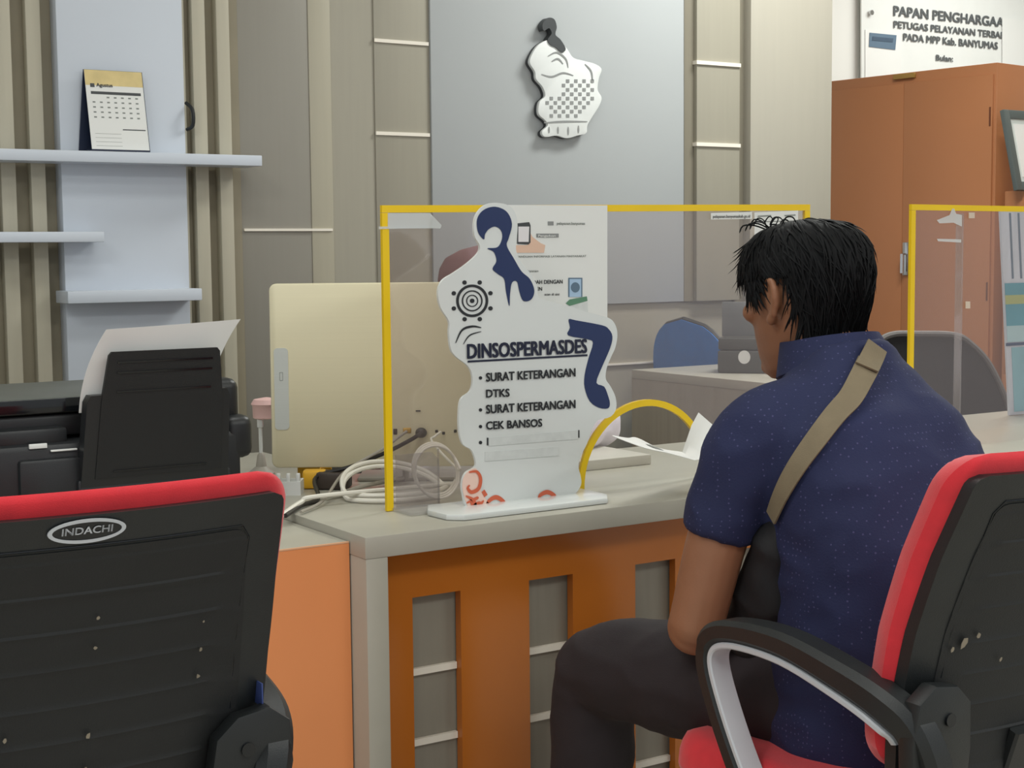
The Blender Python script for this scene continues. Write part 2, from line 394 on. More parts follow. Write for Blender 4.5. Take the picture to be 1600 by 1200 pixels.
b = MB(); b.prism(pp(sm2([(856, 62), (862, 52), (858, 44), (850, 48), (848, 38), (856, 28), (866, 30), (870, 42), (868, 54), (876, 62), (884, 76), (878, 82), (868, 74), (860, 70)], 5), PY-.003), (0, PY-.003, 0), (1, 0, 0), (0, 0, 1), (0, .026, 0)); b.build('finial', dkgrey, pl)
b = MB()
for r in range(9):
    for c in range(14):
        x, y = 846+c*6.4, 124+r*6.8
        lo, hi = (852 if r < 6 else 858), 930-max(0, r-4)*4
        if (r+c) % 2 == 0 and lo < x < hi-6 and (x > 876 or y > 150): b.prism(pp([(x, y), (x+5, y), (x+5, y+5.2), (x, y+5.2)]), (0, PY-.0012, 0), (1, 0, 0), (0, 0, 1), (0, .0012, 0))
b.build('checkered_band', graypl, pl)
b = MB()
def stroke(b, pts, y, w, o3=None, k=6):
    P = [onY(a, c, y) for a, c in pts]; P = catmull(P, k)
    L, R = [], []
    for i, p in enumerate(P):
        d = (P[min(i+1, len(P)-1)]-P[max(i-1, 0)]).normalized(); q = V((0, 1, 0)).cross(d)
        ww = w*(1 if len(P) < 3 else (.35+.65*math.sin(math.pi*min(1, max(0, i/(len(P)-1)))))); L.append(p+q*ww/2); R.append(p-q*ww/2)
    b.grid([L, R])
for pts in ([(856, 88), (870, 82), (884, 92), (888, 106)], [(862, 96), (872, 92), (880, 100)], [(846, 116), (862, 120), (880, 114), (896, 118)], [(858, 198), (858, 208)], [(872, 198), (872, 209)], [(888, 198), (888, 211)], [(904, 196), (904, 208)], [(850, 192), (880, 190), (918, 190)], [(914, 100), (924, 112), (926, 130)]): b = MB(); stroke(b, pts, PY-.0012, .006); b.build('engraved_line', graypl, pl, ang=60)
# ================================================================== COUNTER AND DESK
CZ = .75; CY0, CY1 = 2.225, 2.89
co = thing('service_counter', 'long grey laminate service counter with recessed orange front', 'counter', (2.9, 2.5, 0))
b = MB(); b.box(1.132, 5.2, CY0, CY1, .713, CZ, .0015); b.build('worktop', ctop, co)
b = MB(); b.box(1.133, 1.174, CY0, CY1, 0, .713, .0015); b.build('end_panel', ctop, co)
FY = 2.285
def slots():
    k = [1.232-.098+.006]; k = []
    x = 1.133; out = []
    for i in range(-1, 12): out.append((1.494+.242*(i), 1.494+.242*i+.097))
    return out
sl = [(a, c) for a, c in slots() if c > 1.174]
b = MB(); b.box(1.174, 5.15, FY, FY+.018, .622, .713)
x = 1.174
for a, c in sl:
    if a > x: b.box(x, a, FY, FY+.018, .10, .622)
    x = c
b.box(x, 5.15, FY, FY+.018, .10, .622); b.box(1.174, 5.15, FY, FY+.018, 0, .10)
b.build('front_panel', orange_in, co)
b = MB(); b.box(1.174, 5.15, FY+.022, FY+.036, .05, .66); b.build('slot_backing', mat('slot_laminate', '8f897c', .5, .05, GR), co)
for a, c in sl[:5]:
    for z in (.485, .358, .222): b = MB(); b.box(a+.001, c-.001, FY+.014, FY+.022, z-.006, z+.006); b.build('inlay_strip', inlay, co)
ds = thing('side_desk', 'lower side desk with grey top and light orange front panel left of the counter', 'desk', (.3, 2.65, 0))
b = MB(); b.box(-.9, 1.130, 2.2835, 3.45, .712, .735, .0008); b.box(1.1305, 1.48, 2.90, 3.45, .712, .735, .0008); b.build('desk_top', ctop, ds)
b = MB(); b.box(-.9, 1.130, 2.2805, 2.2832, 0, .7325); b.box(-.9, 1.130, 2.2832, 2.302, 0, .711); b.build('front_panel', orange, ds)
b = MB(); b.box(-.9, 1.130, 2.2798, 2.2834, .7325, .7358, .0006); b.build('edge_highlight', mat('peach_edge_highlight', 'e9b48c', .4, .02), ds)  # pale strip paints the highlight along the desk's front top edge
b = MB(); b.box(-.9, -.87, 2.302, 3.45, 0, .711); b.box(-.87, 1.12, 3.40, 3.42, 0, .711); b.build('side_panel', ctop, ds)
lg = MB(); lg.box(1.80, 2.043, 2.63, 2.875, .75, .772, .002); 
tag(lg.build('desk_riser', mat('pale_riser_laminate', 'c6c3b8', .35, .04, (3, 60, 60))), 'low grey laminate riser block lying on the counter behind the arch opening', 'riser')
# return desk behind
rd = thing('return_desk', 'grey panelled staff desk behind the partition carrying the charcoal box', 'desk', (3.2, 3.25, 0))
b = MB(); b.box(2.69, 3.22, 2.95, 3.555, .845, .87, .001); b.build('desk_top', ctop, rd)
b = MB(); b.box(2.692, 2.712, 2.952, 3.558, 0, .845); b.box(2.712, 3.21, 3.538, 3.558, 0, .845); b.box(3.19, 3.21, 2.952, 3.538, 0, .845); b.build('side_panel', mat('desk_panel_laminate', 'a39d8f', .45, .05, GR), rd)
# ================================================================== PARTITIONS
def partition(x0, x1, zl, zr, y, label, arch=None, mullion=None):
    p = thing('counter_partition', label, 'partition', ((x0+x1)/2, y, CZ), 0, 'yellow edged counter partitions')
    T = lambda x: zl+(zr-zl)*(x-x0)/(x1-x0)
    poly = [(x0, CZ+.001)]
    if arch:
        ac, ah, ar = arch; a = [(ac-ar, CZ+.001)]+[(ac-ar*math.cos(math.pi*k/24), ah+ar*math.sin(math.pi*k/24)) for k in range(25)]+[(ac+ar, CZ+.001)]
        poly += a
    poly += [(x1, CZ+.001), (x1, zr), (x0, zl)]
    b = MB(); b.prism(poly, (0, y-.0025, 0), (1, 0, 0), (0, 0, 1), (0, .005, 0)); b.build('acrylic_panel', glass, p)
    tw = .0145
    def strip(pts, nm):
        q = MB(); q.prism(pts, (0, y-.0040, 0), (1, 0, 0), (0, 0, 1), (0, .008, 0)); return q.build(nm, yellow, p)
    strip([(x0-.001, CZ+.001), (x0+tw-.002, CZ+.001), (x0+tw-.002, zl-.0125), (x0-.001, zl-.0125)], 'edge_tape')
    strip([(x0-.001, zl-.012), (x1, zr-.012), (x1, zr+.001), (x0-.001, zl+.001)], 'edge_tape')
    strip([(x1-tw, CZ+.001), (x1, CZ+.001), (x1, zr-.0125), (x1-tw, zr-.0125)], 'edge_tape')
    if arch:
        i = [(ac-ar*math.cos(math.pi*k/32), ah+ar*math.sin(math.pi*k/32)) for k in range(33)]
        o = [(ac-(ar+.013)*math.cos(math.pi*k/32), ah+(ar+.013)*math.sin(math.pi*k/32)) for k in range(33)]
        i = [(ac-ar, CZ+.001)]+i+[(ac+ar, CZ+.001)]; o = [(ac-ar-.013, CZ+.001)]+o+[(ac+ar+.013, CZ+.001)]
        q = MB(); n = len(i)
        q.solid([[V((a, y-.004, c)) for a, c in i], [V((a, y-.004, c)) for a, c in o]], [[V((a, y+.004, c)) for a, c in i], [V((a, y+.004, c)) for a, c in o]])
        q.build('arch_tape', yellow, p)
    return p
PTY = 2.43
P1 = partition(1.281, 2.316, 1.302, 1.312, PTY, 'large clear acrylic partition with yellow edges and arch opening, poster stuck on it', arch=(onY(1008, 624, PTY).x, CZ+.002, onY(1012, 624, PTY).z-CZ-.015))
P2 = partition(2.628, 3.9, 1.315, 1.309, PTY, 'second clear acrylic partition with yellow edges, right of the seated man')
b = MB(); b.box(2.803, 2.808, PTY+.003, PTY+.022, CZ+.001, 1.296); b.build('side_fin', clear2, P2)
b = MB(); b.box(1.29, 1.375, PTY-.075, PTY-.004, CZ+.0005, CZ+.007, .002); b.build('foot', clear2, P1)
b = MB(); b.box(1.395, 1.3985, PTY+.01, PTY+.012, CZ, .855); b.prism([(0, 0), (.09, 0), (.09, .085), (.075, .10), (0, .10)], (1.308, PTY+.010, CZ), (1, 0, 0), (0, 0, 1), (0, .004, 0)); b.build('bracket', clear2, P1)
def ypoly(pts, y, d=.0004, th=.0006):
    """flat sheet cut from picture points on the plane y"""
    return [(onY(a, c, y).x, onY(a, c, y).z) for a, c in pts]
def sheet(pts, y, nm, m, par=None, th=.0006, **k):
    b = MB(); b.prism(ypoly(pts, y), (0, y, 0), (1, 0, 0), (0, 0, 1), (0, th, 0)); return b.build(nm, m, par, **k)
b = MB(); b.prism(ypoly([(606, 333), (672, 333), (690, 352), (688, 357), (606, 357)], PTY-.005), (0, PTY-.005, 0), (1, 0, 0), (0, 0, 1), (0, .0006, 0)); b.prism(ypoly([(592, 354), (680, 353), (680, 356), (592, 358)], PTY-.0057), (0, PTY-.0057, 0), (1, 0, 0), (0, 0, 1), (0, .0006, 0)); b.build('painted_reflection', reflm, P1)  # whitish translucent pieces imitate reflections in the acrylic's top corner
b = MB(); b.prism(ypoly([(1464, 344), (1484, 336), (1488, 326), (1491, 326), (1494, 334), (1503, 336), (1503, 354), (1490, 348), (1468, 349)], PTY-.005), (0, PTY-.005, 0), (1, 0, 0), (0, 0, 1), (0, .0006, 0)); b.prism(ypoly([(1464, 373), (1502, 374), (1502, 379), (1466, 377)], PTY-.005), (0, PTY-.005, 0), (1, 0, 0), (0, 0, 1), (0, .0006, 0)); b.build('painted_reflection', reflm, P2)  # ribbon-shaped translucent pieces stand in for reflections on this panel
b = MB()
for q in ([(1514, 332), (1523, 332), (1523, 341), (1514, 341)], [(1509, 471), (1516, 471), (1516, 482), (1509, 482)]): b.prism(ypoly(q, PTY-.005), (0, PTY-.005, 0), (1, 0, 0), (0, 0, 1), (0, .001, 0))
b.build('adhesive_pads', mat('cream_pad', 'd8c6b4', .7, .03), P2)
# papers stuck on the partition
y1 = PTY-.0062
ps = thing('poster', 'white information poster with phone picture stuck on the partition behind the sign', 'poster', onY(860, 560, y1))
sheet([(764, 320), (949, 321), (949, 558), (764, 562)], y1, 'sheet', paper, ps)
y2 = y1-.0008
def onsheet(pts, nm, m, dy=0): return sheet(pts, y2-dy, nm, m, ps, th=.0003)
onsheet([(806, 395), (850, 395), (852, 383), (845, 380), (832, 370), (828, 363), (824, 383), (804, 383)], 'hand_picture', skinprint)
onsheet([(808, 349), (827, 347), (829, 352), (829, 379), (826, 382), (808, 381)], 'phone_picture', dkgrey, .0004)
onsheet([(810, 354), (827, 354), (826, 378), (810, 378)], 'phone_screen', mat('pale_screen_print', 'e6e2e4', .6, .01), .0008)
onsheet([(838, 365), (873, 365), (873, 371), (838, 371)], 'button_picture', graypl)
onsheet([(888, 434), (910, 434), (910, 464), (888, 464)], 'phone_picture', slateprint)
onsheet([(890, 436), (908, 436), (908, 464), (890, 464)], 'phone_screen', blueprint, .0004)
c8 = [(899+7*math.cos(k*math.pi/8), 449+8*math.sin(k*math.pi/8)) for k in range(16)]
onsheet(c8, 'round_emblem', slateprint, .0008)
onsheet([(884, 474), (890, 468), (917, 463), (918, 470), (890, 478)], 'card_picture', greenprint)
onsheet([(885, 480), (918, 472), (919, 489), (906, 484)], 'card_picture', faint)
onsheet([(856, 346), (865, 346), (865, 352), (856, 352)], 'small_mark', graypl)
def ytext(body, x0, x1, yb, hpx, y, m, par, bold=0, slope=0, nm='lettering', heavy=.035):
    a, c = onY(x0, yb, y), onY(x1, yb+slope*(x1-x0), y); t = onY(x0, yb-hpx, y)
    q = text_mesh(body, a, (c-a), (0, 0, 1), w=(c-a).length, h=(t-a).length, bold=bold, heavy=heavy); return q.build(nm, m, par)
ytext('pelayanan.banyumas', 870, 914, 351, 4, y2-.0002, greyink, ps)
ytext('Pengaduan', 841, 868, 370, 3.4, y2-.0010, paper, ps)
ytext('PANDUAN INFORMASI LAYANAN MASYARAKAT', 808, 916, 402.5, 3, y2-.0002, greyink, ps, slope=-.01)
ytext('Pelayanan', 818, 841, 425, 3.5, y2-.0002, greyink, ps)
ytext('MUDAH DENGAN', 822, 879, 444, 6, y2-.0002, ink, ps, slope=-.02)
ytext('KTP-EN', 822, 847, 454, 5.5, y2-.0002, ink, ps)
ytext('scan di sini', 851, 874, 461.5, 3.5, y2-.0002, ink, ps)
st_ = thing('label_strip', 'narrow white label strip with small print at the top of the partition', 'label', onY(1143, 343, y1))
sheet([(1111, 333), (1175, 331), (1175, 342), (1111, 343)], y1, 'sheet', paper, st_)
ytext('pelayanan.banyumaskab.go.id', 1114, 1172, 340.5, 4.5, y2, ink, st_, slope=-.01, heavy=.012)
nt_ = thing('notice_sheet', 'white notice sheet stuck on the partition behind the seated man\'s hair', 'sheet', onY(1213, 420, y1))
sheet([(1179, 332), (1247, 329), (1247, 420), (1179, 422)], y1, 'sheet', paper, nt_)
b = MB()
for k, (a, c) in enumerate(((1184, 1205), (1226, 1243))): b.prism(ypoly([(a, 337-k), (c, 336-k), (c, 338-k), (a, 339-k)], y2), (0, y2, 0), (1, 0, 0), (0, 0, 1), (0, .0003, 0))
for k in range(4): b.prism(ypoly([(1186, 346+k*16), (1240, 344.5+k*16), (1240, 345.7+k*16), (1186, 347.2+k*16)], y2), (0, y2, 0), (1, 0, 0), (0, 0, 1), (0, .0003, 0))
b.build('print_lines', greyink, nt_)
# ================================================================== ACRYLIC SIGN
SY = 2.345
sg = thing('acrylic_sign', 'white wavy acrylic service sign with navy lettering standing on the counter', 'sign', (1.50, SY, CZ))
b = MB(); b.prism([(1.318, 2.345), (1.322, 2.285), (1.345, 2.262), (1.655, 2.262), (1.682, 2.300), (1.682, 2.392), (1.345, 2.392)], (0, 0, CZ+.0005), (1, 0, 0), (0, 1, 0), (0, 0, .011), .003); b.build('base', whitea, sg)
O = [(775, 317), (793, 321), (803, 332), (807, 350), (806, 372), (805, 392), (814, 412), (828, 428), (838, 448), (840, 464), (862, 472), (890, 479), (918, 488), (948, 496), (959, 506), (963, 522), (960, 542), (952, 560), (946, 576), (945, 592), (952, 603), (960, 620), (961, 638), (952, 651), (932, 657), (922, 675), (916, 692), (906, 712), (902, 728), (906, 745), (906, 758), (896, 772), (878, 781), (800, 790), (735, 798), (722, 772), (721, 752), (727, 738), (742, 727), (736, 704), (722, 694), (716, 672), (716, 640), (720, 622), (734, 610), (737, 590), (730, 572), (712, 558), (703, 545), (700, 520), (700, 502), (687, 480), (683, 456), (690, 438), (708, 426), (728, 412), (745, 396), (748, 384), (740, 368), (740, 344), (748, 328), (760, 319)]
yf = SY-.0035
b = MB(); b.prism(ypoly(sm2(O, 4), SY), (0, yf, 0), (1, 0, 0), (0, 0, 1), (0, .006, 0)); b.build('plate', whitea, sg, ang=50)
yk = yf-.0012
def onsign(pts, nm, m, k=5, dy=0):
    return sheet(sm2(pts, k) if k else pts, yk-dy, nm, m, sg, th=.001)
# plain navy ornaments: a scroll with drops and a bent ribbon band
onsign([(756, 374), (747, 362), (746, 342), (756, 328), (774, 323), (792, 331), (800, 350), (795, 372), (792, 384), (803, 404), (815, 424), (828, 436), (835, 454), (830, 468), (818, 470), (812, 456), (808, 440), (800, 442), (797, 460), (796, 478), (791, 456), (788, 436), (778, 428), (770, 420), (776, 408), (772, 394), (762, 388), (778, 386), (785, 372), (783, 360), (774, 354), (764, 358), (758, 366)], 'navy_scroll', navy)
onsign([(889, 499), (900, 500.5), (940, 508), (951, 514), (957, 526), (953, 545), (940, 575), (932, 598), (944, 604), (950, 618), (953, 630), (950, 638), (936, 637), (922, 627), (914, 606), (914, 586), (920, 560), (927, 536), (918, 530), (888, 524), (891, 512)], 'navy_ribbon', navy, 3)
def ring(cx, cy, r0, r1, nm, m, sx=1.0, a0=0, a1=360, dy=0):
    b = MB(); n = 40; f = lambda r, t: onY(cx+r*sx*math.cos(t), cy+r*math.sin(t), yk-dy)
    A = [math.radians(a0+(a1-a0)*k/n) for k in range(n+1)]
    b.solid([[f(r0, t) for t in A], [f(r1, t) for t in A]], [[f(r0, t)+V((0, .001, 0)) for t in A], [f(r1, t)+V((0, .001, 0)) for t in A]])
    return b.build(nm, m, sg, ang=60)
ring(738, 470, 21.5, 25.5, 'rosette_ring', ink, .98); ring(738, 470, 14.5, 16.5, 'rosette_ring', ink, .98); ring(738, 470, 8, 9.5, 'rosette_ring', ink, .98)
b = MB()
for k in range(8):
    t = k*math.pi/4+.39
    e = [(738+31*math.cos(t)+3.4*math.cos(q*math.pi/5), 470+31*math.sin(t)+3.4*math.sin(q*math.pi/5)) for q in range(10)]
    b.prism(ypoly(e, yk), (0, yk, 0), (1, 0, 0), (0, 0, 1), (0, .001, 0)); b.build('rosette_dot', ink, sg); b = MB()
b.prism(ypoly([(738+3.6*math.cos(q*.6283), 470+3.6*math.sin(q*.6283)) for q in range(10)], yk), (0, yk, 0), (1, 0, 0), (0, 0, 1), (0, .001, 0)); b.build('rosette_dot', ink, sg)
b = MB()
stroke(b, [(712, 536), (722, 516), (738, 510), (752, 512)], yk, .0042); stroke(b, [(724, 538), (734, 524), (752, 518)], yk, .0026)
b.build('wave_lines', ink, sg, ang=60)
def stext(body, x0, x1, yb, h, slope, bold=0, m=navytxt): ytext(body, x0, x1, yb, h, yk-.0012, m, sg, bold, slope, heavy=.05)
stext('DINSOSPERMASDES', 731, 917, 560, 22, -.049)
b = MB(); b.prism(ypoly([(731, 563.5), (918, 553.5), (918, 556.5), (731, 566.5)], yk), (0, yk, 0), (1, 0, 0), (0, 0, 1), (0, .0008, 0)); b.build('underline', navytxt, sg)
stext('SURAT KETERANGAN', 760, 899, 596, 13, -.058, 0, ink)
stext('DTKS', 760, 796, 621, 12, -.045, 0, ink)
stext('SURAT KETERANGAN', 760, 899, 646, 13, -.062, 0, ink)
stext('CEK BANSOS', 760, 847, 671, 12, -.055, 0, ink)
for yy in (590.5, 640.5, 666.5, 691.5): b = MB(); b.prism(ypoly([(751+2.6*math.cos(k*math.pi/6), yy+2.6*math.sin(k*math.pi/6)) for k in range(12)], yk), (0, yk, 0), (1, 0, 0), (0, 0, 1), (0, .0008, 0)); b.build('bullet', ink, sg)
b = MB(); b.prism(ypoly([(761, 684), (763, 684), (763, 696), (761, 696)], yk), (0, yk, 0), (1, 0, 0), (0, 0, 1), (0, .0008, 0)); b.build('letter_fragment', ink, sg)
b = MB(); b.prism(ypoly([(904, 672), (905.5, 672), (905.5, 684), (904, 684)], yk), (0, yk, 0), (1, 0, 0), (0, 0, 1), (0, .0008, 0))
b.build('letter_fragment', ink, sg)
onsign([(764, 684), (903, 672), (903, 686), (764, 697)], 'blank_sticker', faint, 0); onsign([(758, 706), (873, 698), (873, 712), (758, 721)], 'blank_sticker', faint, 0)
# orange batik motif at the foot
onsign([(737, 797), (725, 774), (723, 752), (730, 738), (744, 732), (750, 748), (752, 768), (762, 784), (768, 793)], 'pale_motif', opale, 4)
b = MB(); stroke(b, [(733, 738), (745, 737), (751, 748), (748, 763), (737, 769), (731, 763), (734, 758)], yk-.0012, .0075); b.build('orange_scroll', oprint, sg, ang=60)
for pts in ([(728, 775), (740, 782), (746, 797)], [(729, 786), (744, 779), (748, 777)], [(738, 790), (750, 786), (752, 797)], [(744, 796), (756, 782)], [(735, 780), (741, 796)]): b = MB(); stroke(b, pts, yk-.0012, .006); b.build('orange_leaf', oprint, sg, ang=60)
b = MB(); b.prism(ypoly([(753, 769), (757, 765), (762, 773), (757, 777)], yk-.0012), (0, yk-.0012, 0), (1, 0, 0), (0, 0, 1), (0, .0008, 0)); b.build('orange_diamond', oprint, sg)
b = MB(); stroke(b, [(762, 794), (763, 784), (775, 777), (787, 784), (790, 791)], yk, .0085); b.build('orange_arc', oprint, sg, ang=60)
b = MB(); stroke(b, [(842, 782), (844, 774), (855, 769), (866, 774), (869, 780)], yk, .0085)
b.build('orange_arc', oprint, sg, ang=60)
b = MB(); stroke(b, [(803, 782), (808, 787), (814, 789)], yk, .004); stroke(b, [(826, 781), (822, 786), (815, 789)], yk, .004); b.build('motif_ticks', greyink, sg, ang=60)
# ================================================================== ALL-IN-ONE COMPUTER
rzm = -YAW
D0 = 3.1
mc = atD(425, 740, D0); mc.z = CZ
ai = thing('all_in_one_computer', 'pale gold back of an all-in-one computer screen standing on the counter', 'computer', (mc.x, mc.y, CZ), rzm)
MW, ML, MH = .54, .034, .408
def rr(w0, w1, h0, h1, r, n=6):
    P = []
    for cx, cz, a in ((w1-r, h1-r, 0), (w0+r, h1-r, 90), (w0+r, h0+r, 180), (w1-r, h0+r, 270)):
        P += [(cx+r*math.cos(math.radians(a+90*k/n)), cz+r*math.sin(math.radians(a+90*k/n))) for k in range(n+1)]
    return P
b = MB(); b.prism(rr(0, MW, ML, MH, .014), (0, 0, 0), (1, 0, .0), (0, .03, 1), (0, .022, 0), .004); b.build('back_panel', gold, ai, local=True)
b = MB(); b.prism(rr(.004, MW-.004, ML+.004, MH-.004, .012), (0, .0225, 0), (1, 0, 0), (0, .03, 1), (0, .006, 0)); b.build('screen', gloss_blk, ai, local=True)
b = MB(); b.prism(rr(.008, .037, .112, .278, .008), (0, -.0012, 0), (1, 0, 0), (0, .03, 1), (0, .0015, 0)); so = b.build('silver_strip', slotm, ai, local=True)
b = MB(); q = rr(.019, .026, .212, .229, .0005, 1); i = rr(.0198, .0252, .2128, .2282, .0004, 1); b.solid([[V((a, -.0016+.03*c, c)) for a, c in q+q[:1]], [V((a, -.0016+.03*c, c)) for a, c in i+i[:1]]], [[V((a, -.0012+.03*c, c)) for a, c in q+q[:1]], [V((a, -.0012+.03*c, c)) for a, c in i+i[:1]]]); b.build('printed_mark', greyink, so, local=True)
def port(x, z, w, h, nm, m, d=.0016):
    b = MB(); b.box(x-w/2, x+w/2, -.0012-d+.03*z, .004+.03*z, z-h/2, z+h/2, min(w, h)*.2); return b.build(nm, m, ai, local=True)
port(.299, .148, .010, .0025, 'vent_slot', gloss_blk); port(.276, .108, .017, .011, 'lan_port', mat('brass_port', 'c9a24a', .3, .05, metal=.6))
for x in (.336, .350, .374, .387): port(x, .106-.004*(x == .35), .006, .006, 'audio_port', gloss_blk)
port(.252, .106, .008, .012, 'usb_port', dbrown)
b = MB(); b.box(.17, .37, .03, .15, 0, .008, .003); b.tube([(.27, .04, .006), (.27, .03, .05), (.27, .024, .10)], .018, 10, ratio=.4); b.build('stand', greyc, ai, local=True)
b = MB(); b.ball((.305, -.004, .104), .012, sc=(1, .8, .9)); b.build('power_plug', blackc, ai, local=True)
# ------------------------------------------------------------------ cables
def pc(x, y, z=CZ+.006): return onZ(x, y, z)
def cab(name, pts, r, m, label, cat='cable'):
    b = MB(); b.tube(catmull(pts, 8), r, 8); return tag(b.build(name, m), label, cat)
ap = lambda x, z, dy=-.012: ROOT[ai.name] @ V((x, dy, z))
cab('power_cable', [ap(.305, .104), ap(.285, .092, -.02), ap(.24, .072, -.05), ap(.17, .046, -.07), ap(.10, .026, -.08), pc(497, 778), pc(470, 790), pc(446, 806)], .0042, blackc, 'black power cable running from the gold computer to the counter edge')
lp = []
for k in range(2):
    for t in range(12):
        a = 2*math.pi*t/12; lp.append(V((1.378+.105*math.cos(a)+.004*k, 2.575+.085*math.sin(a)+.012*k, CZ+.006+.008*k+.042*max(0, math.sin(a)))))
b = MB(); b.tube(catmull(lp+[lp[0]+V((-.02, -.03, .012)), pc(500, 775, CZ+.02), pc(470, 785, CZ+.012), pc(440, 806, CZ+.006)], 6), .0046, 8)
tag(b.build('white_cable', whitec), 'thick white cable coiled in a wide loop on the counter left end', 'cable')
lp = []
for k in range(3):
    for t in range(12):
        a = 2*math.pi*t/12; lp.append(V((1.405+.047*math.cos(a)+.002*k, PTY+.03+.008*k+.012*math.sin(a), CZ+.058+.048*math.sin(a)+.002*k)))
b = MB(); b.tube(catmull([ap(.345, .106), ap(.335, .10, -.03), ap(.33, .09, -.05)]+lp, 6), .0026, 7); tag(b.build('thin_cable', whitec), 'thin white cable wound into a small upright coil behind the acrylic sheet', 'cable')
cab('network_cable', [ap(.276, .108), ap(.26, .098, -.03), ap(.23, .078, -.06), ap(.16, .04, -.10), pc(505, 782, CZ+.010), pc(470, 800)], .0030, greyc, 'grey network cable from the gold port down across the coil')
cab('flat_cable', [pc(508, 776, CZ+.008), pc(540, 768, CZ+.010), pc(575, 758, CZ+.012), pc(640, 745, CZ+.006)], .0045, greyc, 'pale grey cable lying flat behind the coiled cable')
b = MB(); b.box(-.035, .03, -.028, .02, .0, .034, .005, mtx=Matrix.Translation(pc(525, 762, CZ+.001)) @ Matrix.Rotation(math.radians(-38), 4, 'Z')); tag(b.build('power_adapter', dbrown), 'dark brown power adapter block beside the yellow plugs', 'adapter')
for k, (x, y, lb) in enumerate(((492, 762, 'yellow plug nearer the counter edge, against the brown adapter'), (484, 748, 'yellow plug half hidden behind the coiled cable, farther back'))):
    b = MB(); p = pc(x, y, CZ+.0005); b.box(-.024, .024, -.02, .02, 0, .036-.004*k, .006, mtx=Matrix.Translation(p) @ Matrix.Rotation(-.5, 4, 'Z')); b.tube([p+V((.018, -.010, .016)), p+V((.040, -.022, .016))], .011, 8)
    tag(b.build('yellow_plug', yplug), lb, 'plug', 'yellow plugs by the cable coil')
# basket and pink stand behind
bp = V((1.02, 2.66, .735)); bp = atD(448, 770, 2.98); bp.z = .735
bs = thing('organizer_basket', 'small white openwork plastic basket behind the red-trimmed chair corner', 'basket', bp, rzm)
b = MB(); b.box(-.042, .03, -.02, .03, .001, .012, .003); b.box(-.042, .03, -.02, -.016, .012, .042); b.box(-.042, .03, .026, .03, .012, .042); b.box(-.042, -.038, -.016, .026, .012, .042); b.box(.026, .03, -.016, .026, .012, .042); b.build('tray', whitepla, bs, local=True)
b = MB()
for k in range(4): b.box(-.036+.019*k, -.028+.019*k, -.018, -.010, .04, .058, .002)
b.build('prongs', whitepla, bs, local=True)
pk = atD(409, 760, 3.34); pk.z = .735
pkt = thing('desk_stand', 'pink-topped stand on thin white stem beside the gold computer', 'stand', pk, rzm)
b = MB(); b.lathe((.012, .015, 0), [(.027, .124), (.030, .126), (.031, .152), (.034, .156), (.028, .166), (.005, .170)], 20); b.build('pink_head', pink, pkt, local=True)
b = MB(); b.tube([(0, 0, .015), (0, 0, .126)], [.0035, .0045], 10); b.box(-.006, .006, -.006, .006, .106, .126, .001); b.build('stem', whitepla, pkt, local=True)
b = MB(); b.lathe((0, 0, 0), [(.03, 0), (.03, .006), (.012, .02), (.008, .045), (.004, .05)], 18); b.build('base', greyc, pkt, local=True)
# ================================================================== PRINTER (rear side towards us)
pr_ = thing('printer', 'black multifunction printer seen from behind on the side desk', 'printer', (.86, 2.78, .735))
PX0, PX1, PY0, PY1, Z0 = .62, 1.075, 2.60, 2.98, .736
b = MB(); b.box(PX0, PX1, PY0, PY1, Z0, .90, .012); b.box(PX0+.05, PX0+.17, PY0-.012, PY0+.02, Z0+.03, .875, .006); b.box(.765, 1.045, PY0-.02, PY0+.03, Z0+.005, .835, .006); b.build('body', printer_b, pr_)
b = MB(); b.box(PX0, PX1-.02, PY0+.05, PY1+.01, .905, .945, .008); b.box(PX0+.02, .76, PY0+.012, PY0+.08, .890, .925, .006); b.build('scanner_unit', printer_b, pr_)
b = MB(); b.prism([(PX0-.02, .947), (PX1-.02, .947), (PX1-.02, .962), (PX1-.06, .975), (PX0-.02, .975)], (0, PY0+.04, 0), (1, 0, 0), (0, 0, 1), (0, .34, 0), .006); b.build('scanner_lid', printer_lid, pr_)
b = MB(); b.box(PX0-.02, PX1-.02, PY0+.036, PY0+.041, .949, .973, .001); b.build('lid_edge', gloss_blk, pr_)
b = MB(); b.box(PX1-.075, PX1+.008, PY0+.02, PY0+.14, .90, .992, .018, seg=3); b.build('hinge', printer_b, pr_)
b = MB(); b.box(PX1-.03, PX1+.025, PY0+.0, PY0+.20, .845, .925, .018, seg=3); b.build('ink_tank', printer_b, pr_)
for q in ((PX0+.07, PX0+.10, PY0-.004, PY0+.002, .893, .901), (PX0+.105, PX0+.15, PY0-.008, PY0-.002, .886, .889), (1.012, 1.032, PY0+.012, PY0+.018, .912, .920)): b = MB(); b.box(*q, .0008); b.build('sticker', whitepla, pr_)
def tray_pt(a, z, off=0):  # rear feeder leans back to the camera
    return V((a, PY0-.022-(z-.83)*.22+off, z))
b = MB(); b.loft([[tray_pt(x, z, o) for x, o in ((.770+i, 0), (1.038-i, 0), (1.038-i, .028), (.770+i, .028))] for z, i in ((.806, .0), (.815, 0), (.97, .006), (.982, .012))]); b.build('feeder_base', printer_b, pr_)
b = MB(); b.loft([[tray_pt(x, z, o) for x, o in ((.798+i, -.002), (1.020-i, -.002), (1.020-i, .006), (.798+i, .006))] for z, i in ((.835, -.004), (.97, .002), (1.050, .012), (1.056, .017))]); b.build('paper_support', blackf, pr_)
for z in (.845, .985, 1.018, 1.036):
    b = MB(); b.loft([[tray_pt(x, z+q, o) for x, o in ((.825, -.0035), (.995, -.0035), (.995, 0), (.825, 0))] for q in (0, .003)]); b.build('support_rib', gloss_blk, pr_)
G = []
